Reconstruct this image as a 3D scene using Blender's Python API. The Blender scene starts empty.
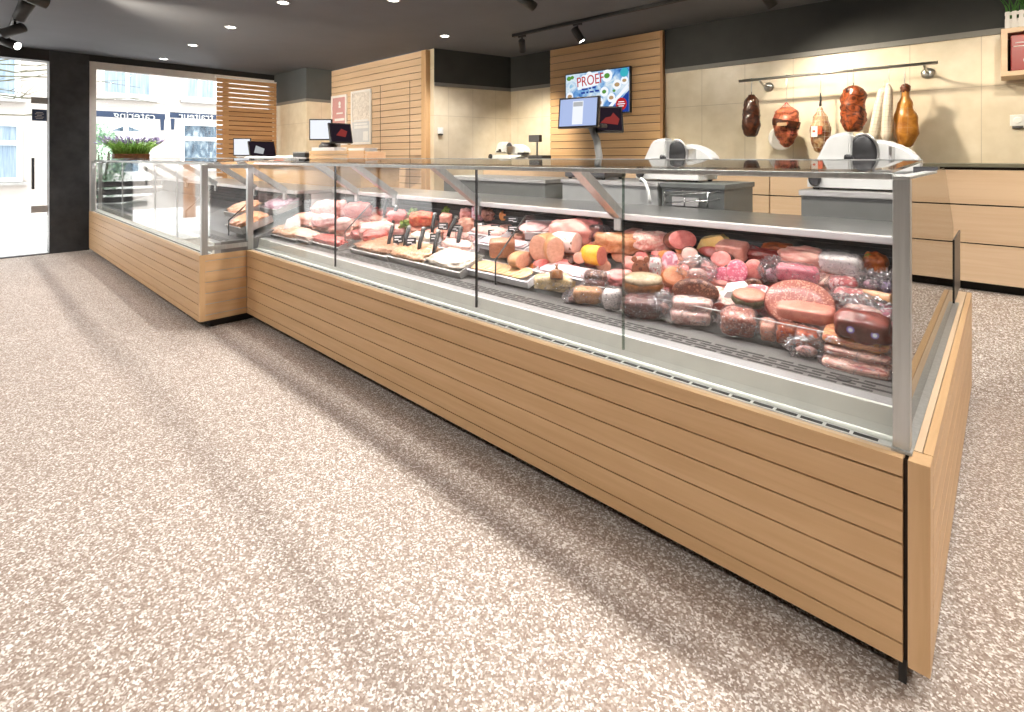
import bpy, bmesh, math, random
from mathutils import Vector, Matrix, noise
random.seed(7)
R = math.radians
PI = math.pi
scene = bpy.context.scene
COL = scene.collection

# ------------------------------------------------------------------ materials
MATS = {}

def nodes_of(m):
    m.use_nodes = True
    nt = m.node_tree
    nt.nodes.clear()
    return nt, nt.nodes, nt.links

def base_mat(name, rough=.5, metal=0.0, spec=.5, coat=0.0):
    m = bpy.data.materials.new(name)
    nt, N, L = nodes_of(m)
    out = N.new('ShaderNodeOutputMaterial')
    b = N.new('ShaderNodeBsdfPrincipled')
    b.inputs['Roughness'].default_value = rough
    b.inputs['Metallic'].default_value = metal
    b.inputs['Specular IOR Level'].default_value = spec
    b.inputs['Coat Weight'].default_value = coat
    b.inputs['Coat Roughness'].default_value = .12
    L.new(b.outputs[0], out.inputs[0])
    MATS[name] = m
    return m, N, L, b

def rgba(c):
    return (c[0], c[1], c[2], 1.0)

def coords(N, L, scale=(1, 1, 1), kind='Object'):
    tc = N.new('ShaderNodeTexCoord')
    mp = N.new('ShaderNodeMapping')
    mp.inputs['Scale'].default_value = scale
    L.new(tc.outputs[kind], mp.inputs['Vector'])
    return mp.outputs[0]

def ramp(N, L, fac, stops):
    r = N.new('ShaderNodeValToRGB')
    el = r.color_ramp.elements
    while len(el) > 1:
        el.remove(el[-1])
    el[0].position = stops[0][0]
    el[0].color = rgba(stops[0][1])
    for p, c in stops[1:]:
        e = el.new(p)
        e.color = rgba(c)
    L.new(fac, r.inputs[0])
    return r.outputs[0]

def bump(N, L, b, h, strength=.2, dist=.01):
    bp = N.new('ShaderNodeBump')
    bp.inputs['Strength'].default_value = strength
    bp.inputs['Distance'].default_value = dist
    L.new(h, bp.inputs['Height'])
    L.new(bp.outputs[0], b.inputs['Normal'])

def noise_mat(name, stops, scale=20, detail=4, rough=.5, metal=0.0, stretch=(1, 1, 1), bmp=0.0, coat=0.0, spec=.5, distortion=0.0, bdist=.005):
    m, N, L, b = base_mat(name, rough, metal, spec, coat)
    v = coords(N, L, stretch)
    n = N.new('ShaderNodeTexNoise')
    n.inputs['Scale'].default_value = scale
    n.inputs['Detail'].default_value = detail
    n.inputs['Distortion'].default_value = distortion
    L.new(v, n.inputs['Vector'])
    L.new(ramp(N, L, n.outputs['Fac'], stops), b.inputs['Base Color'])
    if bmp:
        bump(N, L, b, n.outputs['Fac'], bmp, bdist)
    return m

def plain(name, c, rough=.5, metal=0.0, coat=0.0, spec=.5):
    k = .92
    return noise_mat(name, [(.3, tuple(x*k for x in c)), (.7, c)], scale=14, rough=rough, metal=metal, coat=coat, spec=spec)

def speckle_mat(name, base, base2, speck, thr=.3, scale=160, rough=.35, coat=.3, extra=None):
    """sausage or pate cut face: mottled base with fat specks"""
    m, N, L, b = base_mat(name, rough, 0, .5, coat)
    v = coords(N, L)
    n = N.new('ShaderNodeTexNoise'); n.inputs['Scale'].default_value = 45; n.inputs['Detail'].default_value = 4
    L.new(v, n.inputs['Vector'])
    base, base2, speck = [tuple(x**1.3 for x in c) for c in (base, base2, speck)]
    c1 = ramp(N, L, n.outputs['Fac'], [(.35, base), (.65, base2)])
    vo = N.new('ShaderNodeTexVoronoi'); vo.inputs['Scale'].default_value = scale
    L.new(v, vo.inputs['Vector'])
    sep = N.new('ShaderNodeSeparateColor'); L.new(vo.outputs['Color'], sep.inputs[0])
    lt = N.new('ShaderNodeMath'); lt.operation = 'LESS_THAN'; lt.inputs[1].default_value = thr
    L.new(sep.outputs[0], lt.inputs[0])
    mx = N.new('ShaderNodeMix'); mx.data_type = 'RGBA'
    L.new(lt.outputs[0], mx.inputs['Factor'])
    L.new(c1, mx.inputs['A'])
    mx.inputs['B'].default_value = rgba(speck)
    L.new(mx.outputs['Result'], b.inputs['Base Color'])
    return m

def wood_mat(name, light, dark, axis='X', rough=.42):
    m, N, L, b = base_mat(name, rough, 0, .4)
    s = {'X': (1.2, 22, 22), 'Y': (22, 1.2, 22), 'Z': (22, 22, 1.2)}[axis]
    v = coords(N, L, s)
    n = N.new('ShaderNodeTexNoise'); n.inputs['Scale'].default_value = 2.2; n.inputs['Detail'].default_value = 6
    n.inputs['Distortion'].default_value = .6
    L.new(v, n.inputs['Vector'])
    s2 = {'X': (.25, 12, 12), 'Y': (12, .25, 12), 'Z': (12, 12, .25)}[axis]
    v2 = coords(N, L, s2)
    n2 = N.new('ShaderNodeTexNoise'); n2.inputs['Scale'].default_value = 1.0; n2.inputs['Detail'].default_value = 1
    L.new(v2, n2.inputs['Vector'])
    ad = N.new('ShaderNodeMath'); ad.operation = 'ADD'
    L.new(n.outputs['Fac'], ad.inputs[0]); L.new(n2.outputs['Fac'], ad.inputs[1])
    ha = N.new('ShaderNodeMath'); ha.operation = 'MULTIPLY'; ha.inputs[1].default_value = .5
    L.new(ad.outputs[0], ha.inputs[0])
    L.new(ramp(N, L, ha.outputs[0], [(.33, dark), (.62, light)]), b.inputs['Base Color'])
    bump(N, L, b, n.outputs['Fac'], .06, .002)
    return m

OAK, OAKD = (.68, .45, .245), (.58, .36, .18)
for ax in 'XYZ':
    wood_mat('oak_' + ax, OAK, OAKD, ax)
    wood_mat('oak_pale_' + ax, (.72, .54, .37), (.64, .455, .29), ax)
    wood_mat('oak_warm_' + ax, (.58, .34, .17), (.47, .25, .115), ax)
def emit(name, c, s):
    m = bpy.data.materials.new(name)
    nt, N, L = nodes_of(m)
    out = N.new('ShaderNodeOutputMaterial'); e = N.new('ShaderNodeEmission')
    e.inputs[0].default_value = rgba(c); e.inputs[1].default_value = s
    L.new(e.outputs[0], out.inputs[0]); MATS[name] = m
plain('gap_dark', (.03, .018, .01), .8)
plain('plinth_dark', (.02, .017, .015), .7)
noise_mat('steel', [(.3, (.56, .56, .55)), (.7, (.68, .68, .67))], 3, rough=.28, metal=1, stretch=(1, 30, 30))
noise_mat('steel_frame', [(.3, (.50, .52, .52)), (.7, (.60, .62, .62))], 3, rough=.42, metal=.85, stretch=(30, 30, 1))
noise_mat('steel_dull', [(.3, (.42, .41, .40)), (.7, (.55, .54, .53))], 6, rough=.4, metal=.8)
plain('steel_dark', (.10, .10, .105), .35, .7)
plain('louver_dark', (.035, .035, .036), .45)
plain('chrome', (.75, .75, .75), .12, 1)
plain('white_enamel', (.80, .81, .79), .3)
plain('sill_white', (.84, .87, .80), .3)
plain('sill_lip', (.32, .315, .31), .3)  # split from the sill colour, darkened to offset the strong tube light
emit('screen_dull_red', (.34, .05, .045), .7)
plain('grille_grey', (.15, .145, .14), .35)
plain('deck_grey', (.20, .20, .20), .35, .3)
plain('black_plastic', (.012, .012, .014), .4)
plain('grey_stand', (.20, .205, .195), .5)
plain('light_stand', (.46, .47, .46), .45)
plain('dark_stand', (.12, .13, .125), .45)
plain('soot_black', (.015, .015, .015), .5)
plain('white_paint', (.78, .76, .73), .5)
plain('paper', (.86, .85, .84), .6)
plain('rear_wall', (.30, .29, .28), .7)
noise_mat('pillar_slate', [(.3, (.022, .024, .027)), (.7, (.045, .047, .05))], 9, rough=.45, bmp=.15)
noise_mat('ceiling_grey', [(.3, (.108, .114, .130)), (.7, (.122, .129, .146))], 2, rough=.8)
noise_mat('band_dark', [(.3, (.030, .032, .031)), (.7, (.040, .042, .040))], 4, rough=.7)
noise_mat('band_grey', [(.3, (.060, .068, .072)), (.7, (.072, .080, .085))], 4, rough=.7)
plain('trim_grey', (.20, .195, .18), .5)

def tile_mat():
    m, N, L, b = base_mat('stone_tile', .35)
    v = coords(N, L, (1, 1, 1))
    n = N.new('ShaderNodeTexNoise'); n.inputs['Scale'].default_value = 7; n.inputs['Detail'].default_value = 8
    L.new(v, n.inputs['Vector'])
    c = ramp(N, L, n.outputs['Fac'], [(.3, (.66, .575, .43)), (.7, (.76, .68, .54))])
    # joints every 0.45 m sideways, 0.6 m upwards
    sx = N.new('ShaderNodeSeparateXYZ'); L.new(v, sx.inputs[0])
    outs = []
    for k, step in ((0, .45), (2, .62)):
        if k == 0:
            a = N.new('ShaderNodeMath'); a.operation = 'ADD'
            L.new(sx.outputs[0], a.inputs[0]); L.new(sx.outputs[1], a.inputs[1]); src = a.outputs[0]
        else:
            src = sx.outputs[2]
        md = N.new('ShaderNodeMath'); md.operation = 'PINGPONG'; md.inputs[1].default_value = step/2
        L.new(src, md.inputs[0])
        lt = N.new('ShaderNodeMath'); lt.operation = 'LESS_THAN'; lt.inputs[1].default_value = .0022
        L.new(md.outputs[0], lt.inputs[0]); outs.append(lt.outputs[0])
    mx = N.new('ShaderNodeMath'); mx.operation = 'MAXIMUM'
    L.new(outs[0], mx.inputs[0]); L.new(outs[1], mx.inputs[1])
    mix = N.new('ShaderNodeMix'); mix.data_type = 'RGBA'
    L.new(mx.outputs[0], mix.inputs['Factor']); L.new(c, mix.inputs['A'])
    mix.inputs['B'].default_value = (.48, .41, .31, 1)
    L.new(mix.outputs['Result'], b.inputs['Base Color'])
tile_mat()

def floor_mat():
    m, N, L, b = base_mat('speckled_floor', .6, 0, .3)
    v = coords(N, L, (1, 1, 1))
    # warp so that the chips look torn and irregular
    n0 = N.new('ShaderNodeTexNoise'); n0.inputs['Scale'].default_value = 150; n0.inputs['Detail'].default_value = 2
    L.new(v, n0.inputs['Vector'])
    sc = N.new('ShaderNodeVectorMath'); sc.operation = 'SCALE'; sc.inputs['Scale'].default_value = .008
    L.new(n0.outputs['Color'], sc.inputs[0])
    ad = N.new('ShaderNodeVectorMath'); ad.operation = 'ADD'
    L.new(v, ad.inputs[0]); L.new(sc.outputs[0], ad.inputs[1])
    vo = N.new('ShaderNodeTexVoronoi'); vo.inputs['Scale'].default_value = 185
    L.new(ad.outputs[0], vo.inputs['Vector'])
    sep = N.new('ShaderNodeSeparateColor'); L.new(vo.outputs['Color'], sep.inputs[0])
    chips = ramp(N, L, sep.outputs[0], [(0, (.27, .205, .165)), (.22, (.33, .26, .22)), (.46, (.40, .335, .29)), (.66, (.52, .455, .41)), (.78, (.69, .64, .60)), (.9, (.80, .755, .72))])
    chips_node = chips.node
    chips_node.color_ramp.interpolation = 'CONSTANT'
    n1 = N.new('ShaderNodeTexNoise'); n1.inputs['Scale'].default_value = .9; n1.inputs['Detail'].default_value = 3
    L.new(v, n1.inputs['Vector'])
    wear = ramp(N, L, n1.outputs['Fac'], [(.3, (.90, .89, .88)), (.7, (1, 1, 1))])
    mx = N.new('ShaderNodeMix'); mx.data_type = 'RGBA'; mx.blend_type = 'MULTIPLY'; mx.inputs['Factor'].default_value = 1
    L.new(chips, mx.inputs['A']); L.new(wear, mx.inputs['B'])
    L.new(mx.outputs['Result'], b.inputs['Base Color'])
    bump(N, L, b, sep.outputs[0], .15, .003)
floor_mat()

def brick_mat():
    m, N, L, b = base_mat('pale_brick', .8)
    tc = N.new('ShaderNodeTexCoord')
    mp = N.new('ShaderNodeMapping'); mp.inputs['Rotation'].default_value = (R(90), 0, R(90))
    L.new(tc.outputs['Object'], mp.inputs['Vector'])
    br = N.new('ShaderNodeTexBrick')
    br.inputs['Color1'].default_value = (.335, .26, .225, 1)
    br.inputs['Color2'].default_value = (.38, .31, .275, 1)
    br.inputs['Mortar'].default_value = (.43, .39, .36, 1)
    br.inputs['Scale'].default_value = 1
    br.inputs['Brick Width'].default_value = .24
    br.inputs['Row Height'].default_value = .075
    br.inputs['Mortar Size'].default_value = .008
    L.new(mp.outputs[0], br.inputs['Vector'])
    L.new(br.outputs['Color'], b.inputs['Base Color'])
brick_mat()
noise_mat('pavement', [(.3, (.80, .79, .78)), (.7, (.86, .85, .84))], 5, rough=.8)

def sheet_mat(name, tint, base=.05, power=5.0, rough=.02, bumpy=0.0, glints=0.0, gain=.95):
    """clear thin sheet (glass pane, cling film): lets light through, mirrors it at grazing angles"""
    m = bpy.data.materials.new(name)
    nt, N, L = nodes_of(m)
    out = N.new('ShaderNodeOutputMaterial')
    tr = N.new('ShaderNodeBsdfTransparent'); tr.inputs[0].default_value = rgba(tint)
    gl = N.new('ShaderNodeBsdfGlossy'); gl.inputs['Roughness'].default_value = rough
    lw = N.new('ShaderNodeLayerWeight'); lw.inputs['Blend'].default_value = .5
    pw = N.new('ShaderNodeMath'); pw.operation = 'POWER'; pw.inputs[1].default_value = power
    L.new(lw.outputs['Facing'], pw.inputs[0])
    mu = N.new('ShaderNodeMath'); mu.operation = 'MULTIPLY_ADD'; mu.inputs[1].default_value = gain - base; mu.inputs[2].default_value = base
    L.new(pw.outputs[0], mu.inputs[0])
    mx = N.new('ShaderNodeMixShader')
    L.new(mu.outputs[0], mx.inputs[0]); L.new(tr.outputs[0], mx.inputs[1]); L.new(gl.outputs[0], mx.inputs[2])
    last = mx
    if bumpy:
        v = coords(N, L)
        n = N.new('ShaderNodeTexNoise'); n.inputs['Scale'].default_value = 55; n.inputs['Detail'].default_value = 3; n.inputs['Distortion'].default_value = 1.5
        L.new(v, n.inputs['Vector'])
        bp = N.new('ShaderNodeBump'); bp.inputs['Strength'].default_value = bumpy; bp.inputs['Distance'].default_value = .02
        L.new(n.outputs['Fac'], bp.inputs['Height'])
        L.new(bp.outputs[0], gl.inputs['Normal']); L.new(bp.outputs[0], lw.inputs['Normal'])
    if glints:  # white diffuse streaks painted on the film as glints
        df = N.new('ShaderNodeBsdfDiffuse'); df.inputs[0].default_value = (.86, .80, .82, 1)
        m2 = N.new('ShaderNodeMixShader')
        v = coords(N, L)
        n = N.new('ShaderNodeTexNoise'); n.inputs['Scale'].default_value = 30; n.inputs['Detail'].default_value = 5; n.inputs['Distortion'].default_value = 2.5
        L.new(v, n.inputs['Vector'])
        mr = N.new('ShaderNodeMapRange'); mr.inputs['From Min'].default_value = .55; mr.inputs['From Max'].default_value = .68
        mr.inputs['To Min'].default_value = .02; mr.inputs['To Max'].default_value = glints
        L.new(n.outputs['Fac'], mr.inputs[0])
        L.new(mr.outputs[0], m2.inputs[0]); L.new(mx.outputs[0], m2.inputs[1]); L.new(df.outputs[0], m2.inputs[2])
        last = m2
    L.new(last.outputs[0], out.inputs[0])
    MATS[name] = m
sheet_mat('glass', (.985, .99, .985), .032, 4.2)
sheet_mat('glass_window', (.97, .975, .97), .03)
sheet_mat('glass_edge', (.55, .62, .58), .10)
sheet_mat('glass_mirrored', (.55, .55, .53), .30, 2.2, .01, gain=.97)
sheet_mat('acrylic', (.96, .96, .96), .06)
sheet_mat('film_bag', (.97, .96, .97), .09, 2.5, .10, 1.0, .62)
sheet_mat('film', (.985, .98, .98), .045, 3.5, .08, .9, .40)

emit('lamp_glow', (1, .96, .9), 14)
emit('led_glow', (1, .93, .98), 2.0)
emit('screen_blue', (.45, .55, .85), .9)
emit('screen_white', (.85, .88, .95), 1.0)
emit('screen_red', (.55, .03, .03), .8)
emit('screen_navy', (.02, .06, .35), .8)
emit('screen_teal', (.05, .45, .55), .9)
emit('screen_green', (.12, .35, .06), .8)
emit('screen_tan', (.55, .36, .18), .8)
emit('screen_grey', (.55, .56, .58), .8)
emit('screen_dark', (.03, .02, .03), .6)

def tv_mat():
    m = bpy.data.materials.new('tv_picture')
    nt, N, L = nodes_of(m)
    out = N.new('ShaderNodeOutputMaterial'); e = N.new('ShaderNodeEmission'); e.inputs[1].default_value = .95
    v = coords(N, L, (1, 1, 1))
    n = N.new('ShaderNodeTexNoise'); n.inputs['Scale'].default_value = 6; n.inputs['Detail'].default_value = 3; n.inputs['Distortion'].default_value = 1.2
    L.new(v, n.inputs['Vector'])
    L.new(ramp(N, L, n.outputs['Fac'], [(.30, (.03, .12, .42)), (.42, (.16, .36, .68)), (.52, (.45, .62, .80)), (.62, (.75, .83, .88)), (.72, (.25, .50, .72))]), e.inputs[0])
    L.new(e.outputs[0], out.inputs[0]); MATS['tv_picture'] = m
tv_mat()

# meats -----------------------------------------------------------------------
def deep(c, g=1.3):
    return tuple(x**g for x in c)

def meat(name, a, b_, scale=40, rough=.35, coat=.35, stretch=(1, 1, 1), dist=.8):
    a, b_ = deep(a), deep(b_)
    noise_mat(name, [(.34, a), (.62, b_)], scale, 5, rough, 0, stretch, .12, coat, .5, dist, .004)
meat('bacon', (.50, .12, .10), (.93, .68, .56), 22, stretch=(.5, 3, 7))
meat('bacon_smoked', (.55, .13, .05), (.90, .52, .22), 20, stretch=(.5, 3, 5))
meat('bacon_raw', (.70, .30, .26), (.82, .56, .47), 22, stretch=(.6, 3, 4))
meat('ham_dark', (.16, .035, .025), (.30, .075, .05), 18)
meat('terrine', (.56, .22, .17), (.66, .30, .23), 30)
meat('dark_jelly', (.07, .015, .01), (.14, .03, .02), 20)
speckle_mat('salami_coarse', (.36, .125, .09), (.45, .175, .13), (.66, .38, .30), .20, 260)
speckle_mat('salami_dark', (.11, .04, .025), (.18, .065, .04), (.32, .17, .11), .22, 130)
speckle_mat('salami_fat', (.58, .16, .19), (.66, .22, .25), (.88, .66, .65), .36, 120)
speckle_mat('mortadella', (.72, .19, .28), (.80, .27, .36), (.90, .55, .60), .20, 200)
speckle_mat('marble_purple', (.62, .30, .38), (.74, .46, .54), (.88, .74, .80), .3, 80)
speckle_mat('salami_slices', (.50, .13, .14), (.60, .2, .2), (.84, .60, .58), .36, 110)
meat('casing_red', (.20, .035, .025), (.32, .07, .05), 30)
meat('casing_brown', (.14, .045, .02), (.24, .09, .04), 30)
meat('casing_black', (.012, .008, .008), (.03, .02, .018), 30)
meat('casing_pink', (.70, .32, .27), (.80, .44, .37), 20)
meat('casing_orange', (.55, .18, .04), (.70, .30, .08), 25)
meat('casing_tan', (.52, .27, .13), (.66, .39, .21), 25)
speckle_mat('casing_yellow', (.85, .45, .02), (.92, .52, .03), (.93, .58, .08), .1, 40)
speckle_mat('casing_spotted', (.82, .64, .60), (.86, .72, .68), (.25, .12, .05), .09, 75)
meat('chorizo', (.45, .07, .02), (.68, .20, .07), 45)
meat('poultry', (.76, .36, .27), (.84, .52, .41), 25)
meat('poultry_heap', (.72, .38, .22), (.84, .60, .45), 28)
meat('pale_meat', (.62, .36, .32), (.78, .58, .52), 35)
meat('purple_meat', (.62, .36, .44), (.76, .55, .62), 30)
meat('violet', (.40, .28, .52), (.62, .52, .72), 30)
meat('ham_pink', (.68, .24, .22), (.76, .33, .30), 45)
meat('ham_pale', (.74, .37, .30), (.82, .48, .40), 40)
meat('ham_red', (.52, .11, .09), (.64, .18, .15), 40)
meat('ham_white', (.80, .56, .50), (.86, .66, .60), 40)
meat('ham_marbled', (.68, .32, .28), (.84, .68, .60), 24, dist=2.5)
meat('ham_boiled', (.76, .36, .32), (.82, .45, .40), 18)
meat('hot_ham', (.74, .28, .27), (.80, .38, .36), 18)
meat('hot_pink', (.74, .20, .28), (.84, .42, .46), 25)
meat('ham_baked', (.62, .34, .24), (.72, .43, .32), 60)
meat('beef_red', (.22, .03, .025), (.36, .06, .05), 26)
meat('beef_brown', (.22, .06, .02), (.36, .12, .04), 26)
meat('beef_dark', (.10, .025, .018), (.20, .05, .035), 22)
meat('beef_orange', (.36, .09, .02), (.56, .20, .05), 26)
meat('roast', (.50, .22, .08), (.72, .42, .26), 26)
meat('roast_orange', (.66, .28, .08), (.82, .46, .22), 26)
meat('roast_marbled', (.28, .10, .07), (.66, .38, .30), 40)
meat('loaf_brown', (.42, .19, .11), (.54, .27, .17), 70)
meat('pate_brown', (.32, .13, .08), (.40, .18, .11), 60)
meat('pate_dark', (.17, .06, .04), (.22, .08, .05), 60)
meat('pate_pink', (.60, .27, .20), (.68, .34, .26), 60)
meat('pate_grey', (.34, .25, .16), (.52, .42, .30), 30)
meat('rind_green', (.07, .065, .03), (.15, .13, .07), 40)
meat('rind_brown', (.20, .09, .03), (.32, .15, .05), 40)
meat('liver', (.58, .25, .13), (.64, .31, .17), 60)
meat('liver_red', (.46, .16, .12), (.54, .22, .17), 60)
meat('cheese', (.86, .62, .25), (.90, .72, .38), 12)
meat('aspic', (.78, .58, .28), (.86, .72, .50), 30)
meat('white_wrap', (.80, .76, .74), (.88, .85, .83), 15)
speckle_mat('dotted_paper', (.85, .80, .78), (.88, .84, .82), (.80, .32, .32), .16, 150)
speckle_mat('printed_paper', (.84, .76, .74), (.88, .82, .80), (.45, .40, .40), .10, 190)
meat('slices_yellow', (.86, .52, .38), (.86, .68, .36), 18)
meat('slices_lilac', (.80, .62, .68), (.88, .76, .78), 26)
meat('slices_pink', (.80, .47, .46), (.86, .64, .62), 24)
meat('salad_brown', (.36, .18, .09), (.60, .38, .26), 60)
meat('salad_orange', (.50, .22, .07), (.72, .50, .34), 60)
meat('salad_white', (.62, .54, .44), (.78, .72, .64), 50)
plain('tin_red', (.34, .02, .02), .35)
meat('salad_pink', (.78, .52, .46), (.86, .66, .60), 50)
meat('red_dish', (.60, .07, .03), (.78, .28, .14), 40)
meat('mince_red', (.46, .09, .08), (.66, .22, .19), 70)
meat('mince_pink', (.74, .34, .31), (.84, .54, .49), 45)
meat('mince_pale', (.78, .52, .44), (.85, .66, .58), 50)
meat('mince_orange', (.74, .34, .18), (.85, .55, .36), 70)
meat('herb', (.05, .20, .02), (.12, .36, .05), 60)
meat('parsley', (.16, .30, .04), (.38, .50, .12), 80)
meat('sticker', (.30, .22, .55), (.40, .32, .62), 10)
plain('porcelain', (.72, .70, .72), .25)
plain('nose_white', (.62, .61, .60), .3)
plain('blue_fabric', (.055, .085, .16), .8)
plain('lettering_white', (.82, .84, .86), .6)

# ------------------------------------------------------------------ mesh helpers
def bx(bm, x0, x1, y0, y1, z0, z1, mi=0, bev=0.0):
    vs = [bm.verts.new((x, y, z)) for x in (x0, x1) for y in (y0, y1) for z in (z0, z1)]
    idx = ((0, 1, 3, 2), (4, 6, 7, 5), (0, 4, 5, 1), (2, 3, 7, 6), (0, 2, 6, 4), (1, 5, 7, 3))
    fs = [bm.faces.new([vs[i] for i in q]) for q in idx]
    for f_ in fs:
        f_.material_index = mi
    if bev:
        es = {e for f_ in fs for e in f_.edges}
        r = bmesh.ops.bevel(bm, geom=list(es), offset=bev, segments=2, affect='EDGES', profile=.6)
        for f_ in r['faces']:
            f_.material_index = mi
    return fs

def prism(bm, pts, axis, a, b, mi=0):
    """extrude a closed 2-D outline along an axis; pts are the two other coordinates in x,y,z order"""
    def mk(p, t):
        return {'X': (t, p[0], p[1]), 'Y': (p[0], t, p[1]), 'Z': (p[0], p[1], t)}[axis]
    A = [bm.verts.new(mk(p, a)) for p in pts]
    B = [bm.verts.new(mk(p, b)) for p in pts]
    n = len(pts)
    fs = [bm.faces.new(A), bm.faces.new(list(reversed(B)))]
    for i in range(n):
        j = (i+1) % n
        fs.append(bm.faces.new((A[j], A[i], B[i], B[j])))
    for f_ in fs:
        f_.material_index = mi
    return fs

def tube(bm, path, r, n=8, mi=0, caps=True, r2=None):
    path = [Vector(p) for p in path]
    rings = []
    up = None
    for i, p in enumerate(path):
        t = (path[min(i+1, len(path)-1)] - path[max(i-1, 0)]).normalized()
        if up is None:
            up = Vector((0, 0, 1)) if abs(t.z) < .9 else Vector((1, 0, 0))
        s = t.cross(up).normalized()
        up = s.cross(t).normalized()
        rr = r if r2 is None else r + (r2-r)*i/(len(path)-1)
        rings.append([bm.verts.new(p + (s*math.cos(a) + up*math.sin(a))*rr) for a in (2*PI*k/n for k in range(n))])
    for a, b in zip(rings, rings[1:]):
        for k in range(n):
            f_ = bm.faces.new((a[k], a[(k+1) % n], b[(k+1) % n], b[k])); f_.smooth = True; f_.material_index = mi
    if caps:
        for rg in (rings[0], rings[-1]):
            f_ = bm.faces.new(rg); f_.material_index = mi

def lathe(bm, prof, n=24, mi=0, M=None, ex=1.0):
    """profile of (radius, height) about z; M places it; ex squashes y"""
    M = M or Matrix()
    rings = []
    for r, z in prof:
        rings.append([bm.verts.new(M @ Vector((r*math.cos(2*PI*k/n), r*math.sin(2*PI*k/n)*ex, z))) for k in range(n)])
    for a, b in zip(rings, rings[1:]):
        for k in range(n):
            f_ = bm.faces.new((a[k], a[(k+1) % n], b[(k+1) % n], b[k])); f_.smooth = True; f_.material_index = mi
    for rg in (rings[0], rings[-1]):
        f_ = bm.faces.new(rg); f_.material_index = mi

def axis_matrix(c, d):
    """matrix taking +z to direction d at point c"""
    q = Vector(d).normalized().to_track_quat('Z', 'Y')
    return Matrix.Translation(c) @ q.to_matrix().to_4x4()

def blob(bm, w, d, h, seed=0, amp=.10, freq=2.2, sub=3, power=2.6, mi=0, c=(0, 0, 0)):
    """lumpy rounded body on its base z=0"""
    r = bmesh.ops.create_icosphere(bm, subdivisions=sub, radius=1)
    off = Vector((seed*3.7, seed*1.3, seed*2.1))
    for v in r['verts']:
        u = v.co.normalized()
        k = (abs(u.x)**power + abs(u.y)**power + abs(u.z)**power) ** (-1/power)
        p = u*k
        p *= 1 + amp*noise.noise(u*freq + off) + .4*amp*noise.noise(u*freq*2.7 + off)
        v.co = Vector((p.x*w/2 + c[0], p.y*d/2 + c[1], max(p.z, -.93)*h/2 + h/2*.93 + c[2]))
    for v in r['verts']:
        for f_ in v.link_faces:
            f_.smooth = True; f_.material_index = mi

def mesh_of(name, bm, mats):
    bmesh.ops.recalc_face_normals(bm, faces=bm.faces[:])
    me = bpy.data.meshes.new(name)
    bm.to_mesh(me); bm.free()
    for m in mats:
        me.materials.append(MATS[m])
    return me

def obj(name, bm, mat, parent=None, loc=None):
    """ONE mesh object; when it has a parent its vertices are given in the parent's frame"""
    mats = mat if isinstance(mat, (tuple, list)) else (mat,)
    o = bpy.data.objects.new(name, mesh_of(name, bm, mats))
    COL.objects.link(o)
    if parent:
        o.parent = parent
    if loc:
        o.location = loc
    return o

def tag(o, label, cat, group=None):
    o['label'] = label; o['category'] = cat
    if group:
        o['group'] = group
    return o

def thing(name, label, cat, loc=(0, 0, 0), rot=(0, 0, 0), group=None):
    o = bpy.data.objects.new(name, None)
    o.empty_display_size = .05
    COL.objects.link(o)
    o.location = loc; o.rotation_euler = rot
    return tag(o, label, cat, group)

def struct(name, bm, mat):
    o = obj(name, bm, mat); o['kind'] = 'structure'
    return o

def copy_tree(o, parent=None):
    c = o.copy(); COL.objects.link(c)
    c.parent = parent
    for ch in [k for k in bpy.data.objects if k.parent == o]:
        copy_tree(ch, c)
    return c

def shift(bm, v):
    bmesh.ops.translate(bm, verts=bm.verts[:], vec=v)
    return bm

class W:
    """collects shapes in world coordinates, then links them as a part relative to a thing's origin"""
    def __init__(s):
        s.bm = bmesh.new()
    def put(s, name, mat, parent):
        o, q = Vector(), parent
        while q:                                  # origin of the thing the part hangs under
            o += q.location; q = q.parent
        shift(s.bm, -o)
        return obj(name, s.bm, mat, parent)

def words(txt, size, mat, parent, loc, rot, name='lettering', depth=.001, align='CENTER'):
    cu = bpy.data.curves.new(name, 'FONT')
    cu.body = txt; cu.size = size; cu.extrude = depth; cu.align_x = align; cu.align_y = 'CENTER'
    cu.materials.append(MATS[mat])
    tmp = bpy.data.objects.new(name, cu)
    COL.objects.link(tmp)
    dg = bpy.context.evaluated_depsgraph_get()
    me = bpy.data.meshes.new_from_object(tmp.evaluated_get(dg))
    bpy.data.objects.remove(tmp)
    o = bpy.data.objects.new(name, me)
    COL.objects.link(o); o.parent = parent
    o.location = loc; o.rotation_euler = rot
    return o

# ------------------------------------------------------------------ the room
HC = 2.75                       # ceiling height
XW = -9.4                       # glazed street wall
YB = 5.53                       # tiled back wall
XR, YF = 4.2, -4.2

def boxes(*bs):
    bm = bmesh.new()
    for b in bs:
        bx(bm, *b)
    return bm

struct('floor', boxes((XW, XR, YF, 3.82, -.05, 0)), 'speckled_floor')
bm = bmesh.new()                # the sales floor rises to the staff platform behind the counter
prism(bm, [(3.82, -.05), (3.82, 0), (4.94, .36), (YB, .36), (YB, -.05)], 'X', -.9, XR)
prism(bm, [(3.82, -.05), (3.82, .36), (YB, .36), (YB, -.05)], 'X', XW, -.9)
struct('floor_staff', bm, 'speckled_floor')
struct('ceiling', boxes((XW-.2, XR, YF, YB+.1, HC, HC+.1)), 'ceiling_grey')

# back wall: light stone tile below, dark painted band above
struct('wall_back', boxes((-5.3, XR, YB, YB+.1, -.05, HC)), 'stone_tile')
struct('trim_1', boxes((-5.28, XR, YB-.012, YB-.001, 2.30, HC)), 'band_dark')
struct('trim_2', boxes((-5.28, XR, YB-.02, YB-.001, 2.255, 2.30)), 'trim_grey')
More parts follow.
